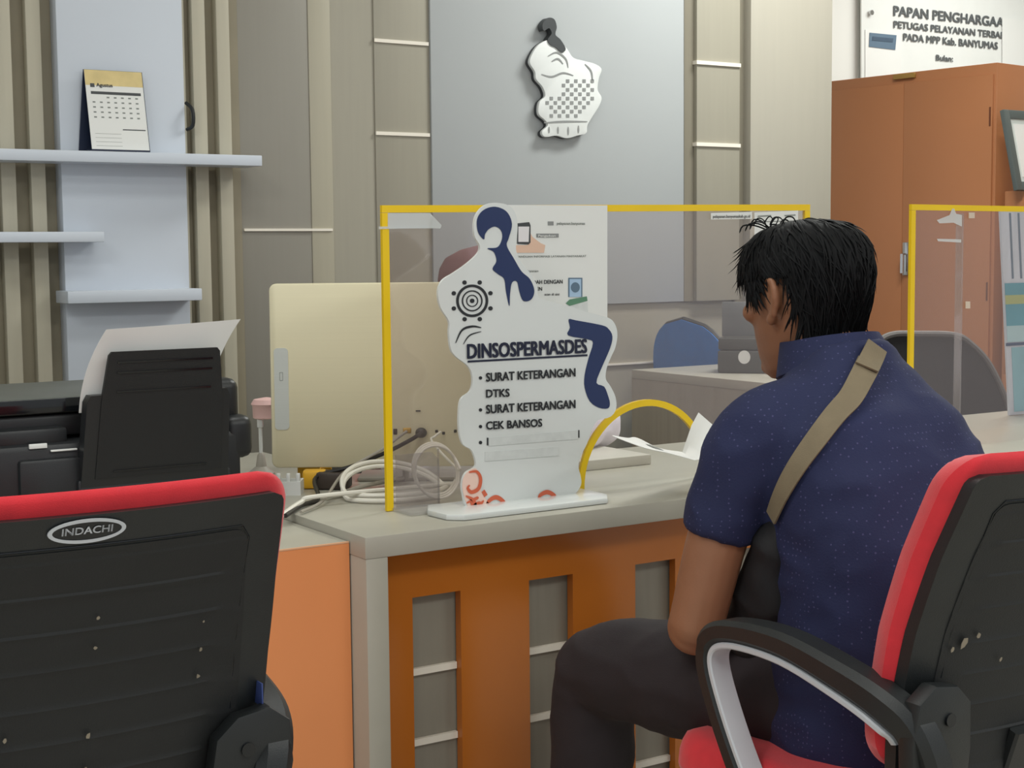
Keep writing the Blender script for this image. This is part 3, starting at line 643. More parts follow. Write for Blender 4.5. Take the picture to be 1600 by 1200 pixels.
for i in range(13):
    t = i/12; row = []
    for j in range(13):
        s = j/12; z = .95+(1.094+.008*s-.95)*t; x0_ = .774+.036*t**2.2; x1_ = 1.010+.056*t**2.2; x = x0_+(x1_-x0_)*s
        bend = -.02*(2*s-1)**2*(1-t*.5) ; y = PY0-.022-(z-.83)*.22+.018+bend*-1.0+.035*(t**2)*(s-.3)
        row.append(V((x, y, z)))
    G.append(row)
b = MB(); b.solid(G, [[p+V((0, .0012, 0)) for p in r] for r in G]); tag(b.build('paper_stack', paper, ang=60), 'white paper standing curled in the printer rear feeder', 'paper')
# ================================================================== OFFICE CHAIRS
ch = thing('office_chair', 'red-trimmed black office chair at left edge of the picture, oval badge on its empty back', 'chair', (0, 0, 0), 0, 'red and black office chairs')
def yback(z):            # rear shell, side edge, local Y
    P = [(.44, .13), (.56, .125), (.62, .118), (.67, .105), (.75, .085), (.85, .05), (.95, .006), (1.0, -.018)]
    for (a, p), (c, q) in zip(P, P[1:]):
        if z <= c or c == 1.0: return p+(q-p)*(z-a)/(c-a)
def backgrid(hw0, hw1, z0, z1, r, off, nu=33, nv=44, curv=.03, pillow=0, rb=.06):
    G = []
    zs = []
    for i in range(nv+1):
        t = .5-.5*math.cos(math.pi*i/nv); zs.append(z0+(z1-z0)*(.6*t+.4*i/nv))
    for z in zs:
        t = (z-z0)/(z1-z0); w = hw0+(hw1-hw0)*t+.012*math.sin(math.pi*t)
        d = z1-z
        if d < r: w -= r-math.sqrt(max(0, r*r-(r-d)**2))
        d2 = z-z0
        if d2 < rb: w -= rb-math.sqrt(max(0, rb*rb-(rb-d2)**2))
        row = []
        for j in range(nu+1):
            uu = -math.cos(math.pi*j/nu)*.5-.5+1; uu = (2*j/nu-1)*.5+(-math.cos(math.pi*j/nu))*.5
            x = w*uu
            e = min((z1-z), (z-z0), w*(1-abs(uu))) if pillow else 1
            pf = pillow*(1-(max(0, 1-e/.03))**2)**.5 if pillow else 0
            row.append(V((x, yback(z)-curv*(1-(x/.22)**2)+off+pf, z)))
        G.append(row)
    return G
b = MB(); F_ = backgrid(.217, .227, .55, .978, .045, .022, pillow=.04); B_ = backgrid(.217, .227, .55, .978, .045, .022, pillow=-.012); b.solid(F_, B_); pad = b.build('back_pad', red, ch, local=True, ang=60)
F_ = backgrid(.208, .211, .50, .954, .014, .012); B_ = backgrid(.208, .211, .50, .954, .014, -.006)
b = MB(); b.solid(F_, B_); shell = b.build('back_shell', blackp, ch, local=True, ang=40)
# recessed looking inner panel with shallow ribs
def ribgrid(off):
    G = backgrid(.172, .168, .54, .916, .016, off, nv=120, rb=.02)
    return G
Fi = ribgrid(-.0065); Bi = ribgrid(-.003)
for r in Fi:
    for p in r:
        q = (p.z-.56)/.043; f = q-math.floor(q); p.y += -.0006 - (.0017 if f < .08 else 0)*(1 if abs(p.x) < .150 and .57 < p.z < .90 else 0) - .0008*f
b = MB(); b.solid(Bi, Fi); b.build('rear_panel', blackf, shell, local=True, ang=25)
b = MB()
rim = lambda s, z: V((s*(.1755 if z < .93 else .16), 0, z))
pth = [(-.174, .56), (-.171, .905), (-.160, .920), (.160, .920), (.171, .905), (.174, .56)]
pp3 = [V((x, yback(z)-.03*(1-(x/.22)**2)-.0062, z)) for x, z in pth]; dense = []
for a, c in zip(pth, pth[1:]):
    for k in range(12):
        t = k/12; x = a[0]+(c[0]-a[0])*t; z = a[1]+(c[1]-a[1])*t; dense.append(V((x, yback(z)-.03*(1-(x/.22)**2)-.0062, z)))
b.tube(dense, .0013, 6); b.build('groove_line', gloss_blk, shell, local=True)
random.seed(11)
for x, z, s in ((-.155, .735, .010), (-.135, .742, .006), (-.17, .728, .005), (.0, .835, .003), (.0, .80, .003), (-.002, .695, .005), (-.003, .655, .004), (.125, .775, .0035), (.125, .81, .002), (.125, .742, .0035), (-.09, .705, .004)):
    b = MB(); zz = z; yy = yback(zz)-.03*(1-(x/.22)**2)-.0125
    b.prism([(s*random.uniform(.5, 1)*math.cos(k*1.05)*.8, s*random.uniform(.5, 1)*math.sin(k*1.05)) for k in range(6)], (x, yy, zz), (1, 0, 0), (0, -.35, 1), (0, .0008, 0)); b.build('scuff_mark', stain, shell, local=True, label='pale scuff')
# badge
bz = .937; bx = -.02
def bpt(a, c, o=0): z = bz+c; x = bx+a; return V((x, yback(z)-.03*(1-(x/.22)**2)-.0075-o, z))
E_ = lambda a, c, k: [bpt(a*math.cos(2*math.pi*i/40), c*math.sin(2*math.pi*i/40), k) for i in range(40)]
b = MB(); b.loft([E_(.0405, .0135, .0), E_(.0405, .0135, .002), E_(.036, .0098, .002), E_(.036, .0098, .001)], cap=False); bd = b.build('badge', silver, shell, local=True, label='oval silver-rimmed badge')
b = MB(); b.loft([E_(.036, .0098, .0), E_(.036, .0098, .0012)]); b.build('badge_face', gloss_blk, bd, local=True) if False else b.build('badge_face', gloss_blk, shell, local=True)
def badge_text(body, a0, w, c0, h):
    t = text_mesh(body, (0, 0, 0), (1, 0, 0), (0, 0, 1), w=w, h=h, bold=0, d=0, heavy=.03)
    for q in t.bm.verts: q.co = bpt(a0+q.co.x, c0+q.co.z, .0018)
    t.build('badge_lettering', silver, shell, local=True)
badge_text('INDACHI', -.026, .052, -.003, .0078)
# seat, arms, base
def rbox_grid(hx, y0, y1, z, n=24, r=.07, dome=.012, side=.0):
    G = []
    for i in range(n+1):
        t = i/n; row = []; yy = y0+(y1-y0)*(.5-.5*math.cos(math.pi*t))
        d = min(yy-y0, y1-yy); w = hx-(r-math.sqrt(max(0, r*r-(r-min(d, r))**2)))
        for j in range(n+1):
            uu = -math.cos(math.pi*j/n); x = w*uu; e = min(d, w*(1-abs(uu)))
            row.append(V((x, yy, z+dome*(1-(max(0, 1-e/.035))**2)**.5)))
        G.append(row)
    return G
b = MB(); b.solid(rbox_grid(.24, .085, .558, .468, dome=.045), rbox_grid(.24, .085, .558, .468, dome=-.022)); b.build('seat', red, ch, local=True, ang=60)
b = MB(); b.solid(rbox_grid(.215, .11, .52, .444, dome=.004), rbox_grid(.215, .11, .52, .430, dome=-.008)); b.box(-.09, .09, .18, .40, .375, .41, .01); b.build('seat_plate', blackp, ch, local=True)
b = MB(); b.band([(0, .20, .40), (0, .13, .41), (0, .10, .46), (0, .095, .54), (0, .075, .60)], (1, 0, 0), .09, .016); b.build('back_bar', blackp, ch, local=True)
for s in (-1, 1):
    X = s*.239
    P = catmull([(X*.76, .085, .47), (X*.82, .070, .56), (X*.92, .075, .628), (X*.98, .11, .660), (X, .18, .682), (X, .28, .700), (X, .376, .698), (X, .426, .682), (X, .442, .645), (X, .420, .585), (X, .374, .505), (X, .330, .45), (X*.96, .30, .425)], 5)
    n = len(P); th = [.052-.022*min(1, max(0, (i-8)/22)) for i in range(n)]
    a = MB(); a.band(P, (1, 0, 0), [.046 if i < n*.62 else .040 for i in range(n)], th)
    a.prism([(.140, .50), (.210, .485), (.230, .52), (.244, .62), (.238, .672), (.212, .692), (.172, .686), (.146, .662), (.138, .60)], (0, .122, 0), (s, 0, 0), (0, -.10, 1), (0, .026, 0), .004)
    a.band([(X*.98, .31, .440), (X*.9, .29, .432), (X*.6, .27, .428)], (0, 1, 0), .05, .012); a.band([(X*.76, .09, .47), (X*.72, .12, .436), (X*.6, .15, .428)], (0, 1, 0), .05, .012)
    arm = a.build('armrest', blackp, ch, local=True)
    Q = []
    for i in range(9, n-2):
        d = (P[min(i+1, n-1)]-P[i-1]).normalized(); q = d.cross(V((1, 0, 0))).normalized(); inw = V((X, .25, .56))-P[i]; q = q if q.dot(inw) > 0 else -q
        Q.append(P[i]+q*(th[i]*.5+.0045)+V((s*.002, 0, 0)))
    a = MB(); a.band(Q, (1, 0, 0), .036, .009); a.build('armrest_inlay', silver, arm, local=True, label='silver inner strip')
    a = MB(); a.cyl((s*.184, .054, .645), .0085, .01, 14, (0, 1, 0)); a.build('screw_cap', gloss_blk, arm, local=True)
b = MB(); b.box(.2085, .2105, .070, .098, .688, .716, .0006); b.build('care_tag', bluetag, ch, local=True, label='small blue tag')
b = MB(); b.cyl((0, .29, .06), .028, .19, 20); b.cyl((0, .29, .25), .018, .14, 16); b.build('gas_column', blackp, ch, local=True)
b = MB()
for k in range(5):
    a = 2*math.pi*k/5+.3; d = V((math.cos(a), math.sin(a), 0)); b.band([V((0, .29, .105))+d*.02, V((0, .29, .10))+d*.15, V((0, .29, .075))+d*.28], d.cross(V((0, 0, 1))), [.05, .04, .03], [.035, .03, .02])
b.build('star_base', blackp, ch, local=True)
for k in range(5):
    a = 2*math.pi*k/5+.3; d = V((math.cos(a), math.sin(a), 0)); c = V((0, .29, .028))+d*.285; w = d.cross(V((0, 0, 1)))
    b = MB(); b.tube([c-w*.022, c-w*.006], .027, 16); b.tube([c+w*.006, c+w*.022], .027, 16); b.tube([c, c+V((0, 0, .05))], .006, 8); b.build('caster', blackp, ch, local=True)
ch.location = (.485, 1.567, 0)
ch2 = dup(ch, (1.608, 1.186, 0), 0, 'red-trimmed black office chair the man in the navy shirt sits on, silver-striped armrest in front')
# ================================================================== PEOPLE
def limb(mb, pts, rs, n=16, sub=4, ratio=1.0, up=None, flat=False):
    P = catmull(pts, sub); R = []
    for i in range(len(P)):
        f = i/sub; k = min(int(f), len(rs)-2); t = f-k; t = t*t*(3-2*t); R.append(rs[k]+(rs[k+1]-rs[k])*t)
    d0 = (P[1]-P[0]).normalized(); d1 = (P[-1]-P[-2]).normalized()
    P = [P[0]-d0*R[0]*.6, P[0]-d0*R[0]*.35]+P; R = [R[0]*.55, R[0]*.85]+R
    if not flat: P += [P[-1]+d1*R[-1]*.35, P[-1]+d1*R[-1]*.6]; R += [R[-1]*.85, R[-1]*.55]
    mb.tube(P, R, n, ratio=ratio, up=up)
def trunk(mb, rings, n=28, p=2.4):
    out = []
    for (x, y, z, a, bq, tilt) in rings:
        r = []
        for k in range(n):
            t = 2*math.pi*k/n; c, s = math.cos(t), math.sin(t)
            rr_ = (abs(c)**p+abs(s)**p)**(-1/p)
            r.append(V((x+a*c*rr_, y+bq*s*rr_*math.cos(tilt), z-bq*s*rr_*math.sin(tilt))))
        out.append(r)
    mb.loft(out)
HEAD = [(-.118, .026, .084, -.02), (-.105, .042, .092, .02), (-.08, .055, .095, .05), (-.045, .065, .094, .074), (-.01, .071, .092, .092), (.025, .075, .092, .101), (.055, .0755, .089, .102), (.082, .069, .076, .090), (.102, .053, .056, .066), (.114, .032, .032, .038), (.119, .012, .012, .014)]
def head_pt(t, z, off=0):
    """t: angle from the front (0 = face, pi = back), z in head frame"""
    z = max(-.118, min(.119, z))
    for (z0, *p), (z1, *q) in zip(HEAD, HEAD[1:]):
        if z <= z1:
            f = (z-z0)/(z1-z0); f = f*f*(3-2*f) if False else f; a, fr, bk = [u+(w-u)*f for u, w in zip(p, q)]; break
    cx, cy = math.sin(t), math.cos(t)
    e = 2.25; s = (abs(cx)**e+abs(cy)**e)**(-1/e)
    yy = cy*s*(fr if cy > 0 else bk)
    P = V((cx*s*a, yy, z))
    if off:
        nrm = V((cx*s/max(a, .02), cy*s/max(.02, (fr if cy > 0 else abs(bk)+.001)), max(-.2, z)/.119/.11 if z > .0 else 0)).normalized(); P = P+nrm*off
    return P
def build_head(mb, H):
    rings = []
    for (z, a, fr, bk) in HEAD: rings.append([H @ head_pt(2*math.pi*k/32, z) for k in range(32)])
    mb.loft(rings)
    mb.tube([H @ V((0, .088, .034)), H @ V((0, .098, .01)), H @ V((0, .110, -.012)), H @ V((0, .104, -.024))], [.008, .010, .0135, .011], 12)
    for s in (-1, 1): mb.ball(H @ V((s*.012, .098, -.02)), .009)
    mb.ball(H @ V((0, .094, -.050)), .016, sc=(1.5, .55, .38)); mb.ball(H @ V((0, .092, -.061)), .015, sc=(1.35, .6, .42))
    mb.ball(H @ V((0, .086, -.098)), .02, sc=(1.1, .7, .7))
    for s in (-1, 1):
        mb.ball(H @ V((s*.032, .080, .042)), .018, sc=(1.3, .5, .35)); mb.ball(H @ V((s*.045, .068, -.012)), .022, sc=(1, .8, .8))
        R3 = H.to_3x3()
        e = [(s*.074, .004, -.026), (s*.081, -.002, -.030), (s*.086, -.014, -.012), (s*.090, -.020, .010), (s*.088, -.014, .028), (s*.081, .0, .030), (s*.077, .006, .016)]
        mb.tube([H @ V(q) for q in catmull(e, 3)], .0058, 8); mb.ball(H @ V((s*.080, -.006, .004)), .026, sc=(.26, .62, 1.05)); mb.ball(H @ V((s*.078, .004, -.030)), .009)
def hand(mb, wrist, fwd, side, palmn, curl, L=.085, thumb=1):
    """wrist point, finger direction, thumb side direction, palm normal; curl per joint in radians"""
    w, f, s, p = V(wrist), V(fwd).normalized(), V(side).normalized(), V(palmn).normalized()
    mb.loft([[w+f*t+s*(a*hw)+p*(c*.013) for a, c in ((-1, -.6), (-.5, -1), (.5, -1), (1, -.6), (1, .6), (.5, 1), (-.5, 1), (-1, .6))] for t, hw in ((-.015, .024), (.02, .032), (.06, .039), (.088, .040), (.096, .036))])
    for k, (o, ln) in enumerate(((.030, .070), (.010, .078), (-.011, .073), (-.031, .058))):
        q = w+f*.085+s*o; d = f.copy(); P = [q]
        for j, fr in enumerate((.45, .3, .25)):
            rot = Matrix.Rotation(curl*(.7 if j == 0 else 1), 3, s) ; d = (rot @ d) if (rot @ d).dot(p) > d.dot(p)-1e-6 else (Matrix.Rotation(-curl*(.7 if j == 0 else 1), 3, s) @ d)
            q = q+d*ln*fr; P.append(q)
        limb(mb, P, [.0090, .0085, .0078, .0068], 9, 3)
    q = w+f*.025+s*.028; d = (s*.75+f*.65+p*.25).normalized(); d2 = (f*.9+s*.2+p*.45).normalized()
    limb(mb, [q-d*.01, q+d*.035, q+d*.035+d2*.030, q+d*.035+d2*.052], [.013, .0105, .0095, .0075], 9, 3)
def wrinkle(me, amp, f=(9, 9, 5), seed=0):
    me.update(); ns = [v.normal.copy() for v in me.vertices]
    for v, n in zip(me.vertices, ns):
        q = V((v.co.x*f[0], v.co.y*f[1], v.co.z*f[2]+seed)); q2 = V((v.co.x*6+v.co.z*10, v.co.y*14, v.co.z*16-v.co.x*9+seed))
        v.co += n*(amp*noise.noise(q)+amp*.8*(1-abs(noise.noise(q2))*2.2))
# ---------------- the seated man (local frame: faces +Y, origin below the pelvis)
MX, MY = 1.65, 1.55
man = thing('person', 'seated person in navy dotted short-sleeved shirt seen from behind, black hair', 'person', (MX, MY, 0))
HM = Matrix.Translation((0, .185, 1.142)) @ Matrix.Rotation(math.radians(4), 4, 'Z') @ Matrix.Rotation(math.radians(-8), 4, 'X')
TR = [(0, .0, .50, .15, .115, 0), (0, .0, .56, .165, .125, 0), (0, -.005, .66, .158, .12, 0), (0, .0, .76, .165, .118, 0), (0, .03, .87, .17, .11, .25), (0, .065, .94, .165, .09, .4), (0, .09, .985, .12, .07, .5), (0, .115, 1.025, .07, .058, .5)]
b = MB(); trunk(b, TR)
limb(b, [(0, .11, 1.02), (0, .145, 1.07), (0, .165, 1.11)], [.058, .054, .055])
build_head(b, HM)
AL = [(-.172, .105, .945), (-.212, .135, .82), (-.238, .163, .664), (-.155, .255, .655), (-.072, .345, .652)]
limb(b, [(-.10, .09, .93), AL[0]], [.05, .048]); limb(b, AL[:3], [.048, .045, .041]); limb(b, AL[2:], [.042, .039, .027])
hand(b, AL[4], (.62, .78, -.10), (.78, -.62, .12), (0, 0, -1), .35)
AR = [(.128, .115, .925), (.205, .21, .845), (.280, .32, .775), (.300, .43, .790), (.300, .545, .812)]
limb(b, [(.07, .09, .925), AR[0]], [.05, .048]); limb(b, AR[:3], [.048, .045, .041]); limb(b, AR[2:], [.042, .039, .027])
hand(b, AR[4], (-.25, .95, .05), (-.9, -.25, .3), (-.2, 0, -1), .5)
LL = [(-.085, .03, .555), (-.15, .25, .545), (-.205, .465, .520)]; LR = [(.085, .03, .555), (.125, .25, .553), (.150, .455, .530)]
for Lq, ax in ((LL, -.2), (LR, .15)):
    limb(b, Lq, [.088, .072, .055]); limb(b, [Lq[2], (ax, .47, .34), (ax, .455, .09)], [.055, .056, .036]); limb(b, [(ax, .44, .055), (ax*1.03, .53, .045), (ax*1.06, .62, .035)], [.036, .036, .026], ratio=.8, up=(1, 0, 0))
me = remesh(b, .0048, 3); link(me, 'body', skin, man, local=True)
for s in (-1, 1):
    b = MB(); b.ball(HM @ V((s*.032, .083, .022)), .0115); b.build('eye', mat('eye_white', 'e8e4de', .2, .02), man, local=True)
    b = MB(); b.tube(catmull([HM @ V((s*.014, .093, .046)), HM @ V((s*.034, .090, .052)), HM @ V((s*.056, .076, .046))], 3), .0035, 6); b.build('eyebrow', hairm, man, local=True)
# shirt
b = MB()
trunk(b, [(0, -.0, .485, .195, .155, 0), (0, -.002, .54, .198, .158, 0), (0, -.012, .62, .192, .152, 0), (0, -.015, .71, .190, .148, 0), (0, -.005, .80, .192, .144, .1), (-.014, .025, .885, .178, .130, .25), (-.016, .062, .940, .172, .116, .4), (-.012, .088, .983, .138, .096, .5), (-.004, .106, 1.020, .105, .082, .5), (0, .118, 1.052, .080, .074, .5)])
limb(b, [(-.085, .085, .962), (-.150, .098, .946), (-.180, .112, .915), (-.205, .130, .850), (-.215, .140, .805)], [.074, .074, .068, .056, .053], 20, flat=True); limb(b, [(.07, .092, .957), (.118, .108, .936), (.146, .135, .900), (.188, .185, .862), (.222, .235, .822)], [.072, .072, .068, .058, .055], 20, flat=True)
me = remesh(b, .0075, 6); wrinkle(me, .0042); shirt = link(me, 'shirt', shirtm, man, local=True)
b = MB()
rings = []
for k in range(36):
    t = 2*math.pi*k/36; a, c = math.cos(t), math.sin(t); back = max(0, -c)
    ctr = V((0, .125, 1.051)); rx, ry = .074, .070
    p0 = ctr+V((a*rx*1.06, c*ry*1.05-.004, -.012-c*.018)); p1 = ctr+V((a*rx*.94, c*ry*.95+.010, .030-c*.014*.6+back*.006)); p2 = p1+V((a*.006, c*.006, .001)); p3 = ctr+V((a*rx*1.28, c*ry*1.22-.006, -.014-c*.022)); p4 = p3-V((a*.004, c*.004, .003))
    rings.append([p0, p1, p2, p3, p4])
b.loft(rings, closed=True); b.build('collar', shirtm, man, local=True, ang=60)
# trousers
b = MB()
trunk(b, [(0, .0, .475, .165, .13, 0), (0, .0, .52, .182, .142, 0), (0, -.0, .60, .178, .138, 0), (0, -.0, .66, .168, .13, 0)])
for Lq, ax in ((LL, -.203), (LR, .152)):
    limb(b, [Lq[0], ((Lq[0][0]+Lq[1][0])/2, .14, .556), Lq[1], (Lq[2][0]*.92, .37, .545), V(Lq[2])+V((0, .008, 0))], [.104, .098, .092, .082, .070], 22)
    limb(b, [Lq[2], (ax, .475, .42), (ax, .472, .28), (ax, .46, .12)], [.068, .070, .068, .064], 22)
me = remesh(b, .0075, 5); wrinkle(me, .004, seed=3); link(me, 'trousers', trou, man, local=True)
for ax in (-.203, .152):
    b = MB(); rings = []
    for y, w, h in ((.40, .028, .05), (.42, .040, .075), (.47, .042, .085), (.53, .046, .065), (.60, .047, .045), (.655, .036, .035), (.672, .018, .026)):
        rings.append([V((ax*1.02+w*math.cos(t), y, .005+max(0, h*.5+h*.55*math.sin(t)))) for t in [2*math.pi*k/16 for k in range(16)]])
    b.loft(rings); b.build('shoe', shoe, man, local=True, ang=50)
# hair: close cap plus many tapered locks
random.seed(5)
def hairline(t):
    t = abs((t+math.pi) % (2*math.pi)-math.pi)
    P = [(0, .070), (.8, .066), (1.08, .035), (1.24, -.004), (1.38, .034), (1.85, .030), (2.05, -.03), (2.35, -.09), (3.2, -.108)]
    for (a, p), (c, q) in zip(P, P[1:]):
        if t <= c: return p+(q-p)*(t-a)/(c-a)
    return -.105
b = MB(); G = []; H2 = []
for i in range(19):
    f = i/18; r1, r2 = [], []
    for k in range(48):
        t = 2*math.pi*k/48; zb = hairline(t); z = .119-(.119-zb)*f**.85
        th = .011*(1-.55*max(0, f-.8)/.2)
        r1.append(HM @ head_pt(t, z, th*(.75 if i == 0 else 1)))
        r2.append(HM @ head_pt(t, z, -.004))
    G.append(r1); H2.append(r2)
b.loft(G+H2[::-1])
crown = (math.pi*.93, .112)
def lock(t0, z0, ln, swirl, lift, wd, tipout):
    P, R = [], []; t, z = t0, z0; n = 7
    for i in range(n):
        f = i/(n-1); off = .008+lift*math.sin(min(1, f*1.3)*math.pi*.5)+tipout*max(0, f-.55)**2*4
        zl = -.055 if abs(t) > 1.95 else -.116; P.append(HM @ (head_pt(t, max(zl, z), off)+V((0, .10*max(0, zl-z), min(0, z-zl))))); R.append(wd*(1-f)**.6*(.55+.45*min(1, f*4))+.0003)
        z -= ln/(n-1)*(1.0 if z < .09 else .55); t += swirl/(n-1)
    b.tube(P, R, 5, ratio=.5)
for i in range(2600):
    t0 = random.uniform(-math.pi, math.pi); u = random.random()
    z0 = .118-(.118-hairline(t0)-.01)*(u**.9)
    ln = random.uniform(.04, .09); zb = hairline(t0); over = .004 if 1.28 < abs(t0) < 1.95 else random.uniform(.004, .03) if abs(t0) > 2.1 and z0 < .03 else random.uniform(.004, .02)
    ln = min(ln, (z0-zb)+over) if z0 < .09 else ln
    lock(t0, z0, ln, random.gauss(.10, .16)*(1 if t0 > 0 else -1), random.uniform(.002, .007), random.uniform(.002, .0038), random.uniform(-.004, .004))
for i in range(90):          # flicked ends at the nape
    t0 = random.choice((1, -1))*random.uniform(2.1, 3.1); zb = hairline(t0); lock(t0, zb+.045, random.uniform(.05, .068), random.gauss(0, .2), .006, .0036, random.uniform(.004, .018))
for i in range(30):          # fringe falling over the brow and in front of the ears
    t0 = random.choice((1, -1))*random.uniform(.3, 1.15); zb = hairline(t0); lock(t0, zb+.04, random.uniform(.045, .07), random.gauss(.1, .2), .007, .0032, random.uniform(.004, .02))
for i in range(16):          # loose curls above the crown
    t0 = random.uniform(-2.6, 2.6); p = HM @ head_pt(t0, .110, .010); d = V((random.uniform(-.02, .008), random.uniform(-.005, .015), random.uniform(.006, .015)))
    b.tube(catmull([p, p+d, p+d*1.5+V((-.006, .004, -.004)), p+d*1.4+V((-.012, .008, -.014))], 3), [.0012]*9+[.0005], 4)
b.build('hair', hairm, man, local=True, ang=70)
# ---------------- crossbody bag
bm_ = bmesh.new(); bm_.from_mesh(shirt.data); bvh = BVHTree.FromBMesh(bm_); bm_.free()
mo = V((MX, MY, 0))
bag = thing('crossbody_bag', 'black crossbody bag with olive strap worn across the seated man\'s back', 'bag', (MX-.2, MY+.1, .60))
def strap_ribbon(px, w, lift, dep=2.25):
    L, R, N = [], [], []
    pts = [V((a, c, 0)) for a, c in px]; pts = catmull(pts, 8)
    hits = []
    for q in pts:
        d = ray(q.x, q.y).normalized(); h = bvh.ray_cast(C0-mo, d)
        if h[0] is None:
            p0 = atD(q.x, q.y, dep)-mo; n = bvh.find_nearest(p0); hits.append((n[0], n[1]))
        else: hits.append((h[0], h[1]))
    for _ in range(6): hits = [hits[0]]+[((hits[i-1][0]+hits[i][0]*2+hits[i+1][0])/4, (hits[i-1][1]+hits[i][1]+hits[i+1][1]).normalized()) for i in range(1, len(hits)-1)]+[hits[-1]]
    A, B, C_, D_ = [], [], [], []
    for i, (p, n) in enumerate(hits):
        t = (hits[min(i+1, len(hits)-1)][0]-hits[max(i-1, 0)][0]).normalized(); s = t.cross(n).normalized()
        ww = w[0]+(w[1]-w[0])*i/(len(hits)-1)
        A.append(mo+p+n*lift+s*ww/2); B.append(mo+p+n*lift-s*ww/2); C_.append(mo+p+n*(lift+.003)+s*ww/2); D_.append(mo+p+n*(lift+.003)-s*ww/2)
    q = MB(); q.solid([C_, D_], [A, B]); return q
strap_ribbon([(1354, 572), (1332, 620), (1302, 655), (1254, 722), (1228, 768), (1212, 808)], (.036, .026), .006).build('strap', strapm, bag, ang=60)
strap_ribbon([(1363, 546), (1357, 564), (1350, 582)], (.034, .034), .010).build('strap_pad', strapm, bag, ang=60)
b = MB()
limb(b, [mo+V((-.180, .045, .850)), mo+V((-.172, .070, .79)), mo+V((-.160, .100, .71)), mo+V((-.146, .135, .645))], [.010, .034, .046, .050], 18, ratio=.85, up=(0, 1, 0))
me = remesh(b, .006, 4); wrinkle(me, .007, (18, 18, 9), 9); link(me, 'pouch', bagm, bag)
# ---------------- sheet in his hand
tipn = [(957, 681), (985, 692), (1012, 701), (1045, 708), (1085, 719)]; tipf = [(957, 680), (980, 684), (996, 684), (1030, 700), (1066, 706)]
N_ = catmull([onY(a, c, 2.17+.02*i) for i, (a, c) in enumerate(tipn)], 5); F2 = catmull([onY(a, c, 2.245+.028*i) for i, (a, c) in enumerate(tipf)], 5)
e0, e1 = N_[-1], F2[-1]
N_ += [e0+V((.03, -.008, .003)), e0+V((.07, -.018, .005)), e0+V((.105, -.03, .006))]; F2 += [e1+V((.012, .003, .02)), e1+V((.03, .008, .05)), e1+V((.05, .01, .075))]
G = [[a+(c-a)*(k/6) for k in range(7)] for a, c in zip(N_, F2)]
b = MB(); b.solid(G, [[p-V((0, 0, .0008)) for p in r] for r in G]); pa = tag(b.build('paper_sheet', paper, ang=60), 'curled white paper held over the counter by the man in navy', 'paper')
b = MB(); c = [G[13][3]+(G[14][3]-G[13][3])*math.cos(k*.6)*2.0+(G[13][4]-G[13][3])*math.sin(k*.6)*1.4+V((0, 0, .0006)) for k in range(10)]; b.faces(c, [tuple(range(10))]); b.build('printed_seal', greyink, pa)
# ---------------- staff member behind the computer
SX, SYY = 1.885, 3.22
sf = thing('person', 'staff person in maroon headscarf and pale blouse mostly hidden behind the gold computer', 'person', (SX, SYY, 0), math.pi)
HS = Matrix.Translation((0, .13, 1.105)) @ Matrix.Rotation(math.radians(-12), 4, 'X')
b = MB(); trunk(b, [(x, y, z-.03, a*.9, c*.9, t) for x, y, z, a, c, t in TR]); limb(b, [(0, .10, .98), (0, .115, 1.03), (0, .12, 1.07)], [.05, .047, .048]); build_head(b, HS)
BL = [(-.165, .08, .915), (-.21, .17, .83), (-.198, .34, .815), (-.11, .40, .812), (-.04, .45, .815)]; BR = [(.165, .08, .915), (.21, .13, .80), (.235, .20, .70), (.20, .29, .69), (.16, .38, .69)]
for Aq, s in ((BL, 1), (BR, -1)):
    limb(b, [(-s*.1, .07, .93), Aq[0]], [.05, .048]); limb(b, Aq[:3], [.048, .04, .036]); limb(b, Aq[2:], [.036, .032, .023])
hand(b, BL[4], (.9, .25, 0), (.25, -.9, .1), (0, 0, -1), .35); hand(b, BR[4], (0, 1, 0), (-1, 0, .1), (0, 0, -1), .35)
for s in (-1, 1):
    limb(b, [(s*.085, .03, .53), (s*.1, .22, .53), (s*.1, .40, .50)], [.08, .066, .052]); limb(b, [(s*.1, .40, .50), (s*.1, .40, .3), (s*.1, .39, .09)], [.052, .05, .034]); limb(b, [(s*.1, .38, .05), (s*.105, .46, .045), (s*.11, .55, .032)], [.034, .034, .024], ratio=.8, up=(1, 0, 0))
me = remesh(b, .0055, 3); link(me, 'body', skin_l, sf, local=True)
for s in (-1, 1):
    b = MB(); b.ball(HS @ V((s*.032, .083, .022)), .0115); b.build('eye', mat('eye_white', 'e8e4de'), sf, local=True)
b = MB(); trunk(b, [(0, 0, .46, .19, .15, 0), (0, 0, .56, .18, .145, 0), (0, 0, .70, .165, .135, 0), (0, .02, .82, .175, .13, .1), (0, .05, .91, .175, .11, .3), (0, .08, .96, .13, .09, .4), (0, .1, .99, .08, .07, .4)])
for Aq, s in ((BL, -1), (BR, 1)): limb(b, [(s*.1, .07, .92), Aq[0], Aq[1], Aq[2]], [.065, .066, .058, .054], 18); limb(b, [Aq[2], Aq[3], V(Aq[4])-V((-s*.02, .02, 0))*0], [.052, .045, .038], 18)
me = remesh(b, .007, 5); wrinkle(me, .006, seed=6); link(me, 'blouse', lav, sf, local=True)
b = MB(); trunk(b, [(0, 0, .46, .165, .13, 0), (0, 0, .54, .17, .135, 0), (0, 0, .6, .16, .13, 0)])
for s in (-1, 1): limb(b, [(s*.085, .03, .53), (s*.1, .22, .53), (s*.1, .41, .505)], [.09, .082, .066], 18); limb(b, [(s*.1, .41, .505), (s*.1, .41, .3), (s*.1, .40, .10)], [.066, .066, .06], 18)
me = remesh(b, .008, 5); link(me, 'trousers', trou, sf, local=True)
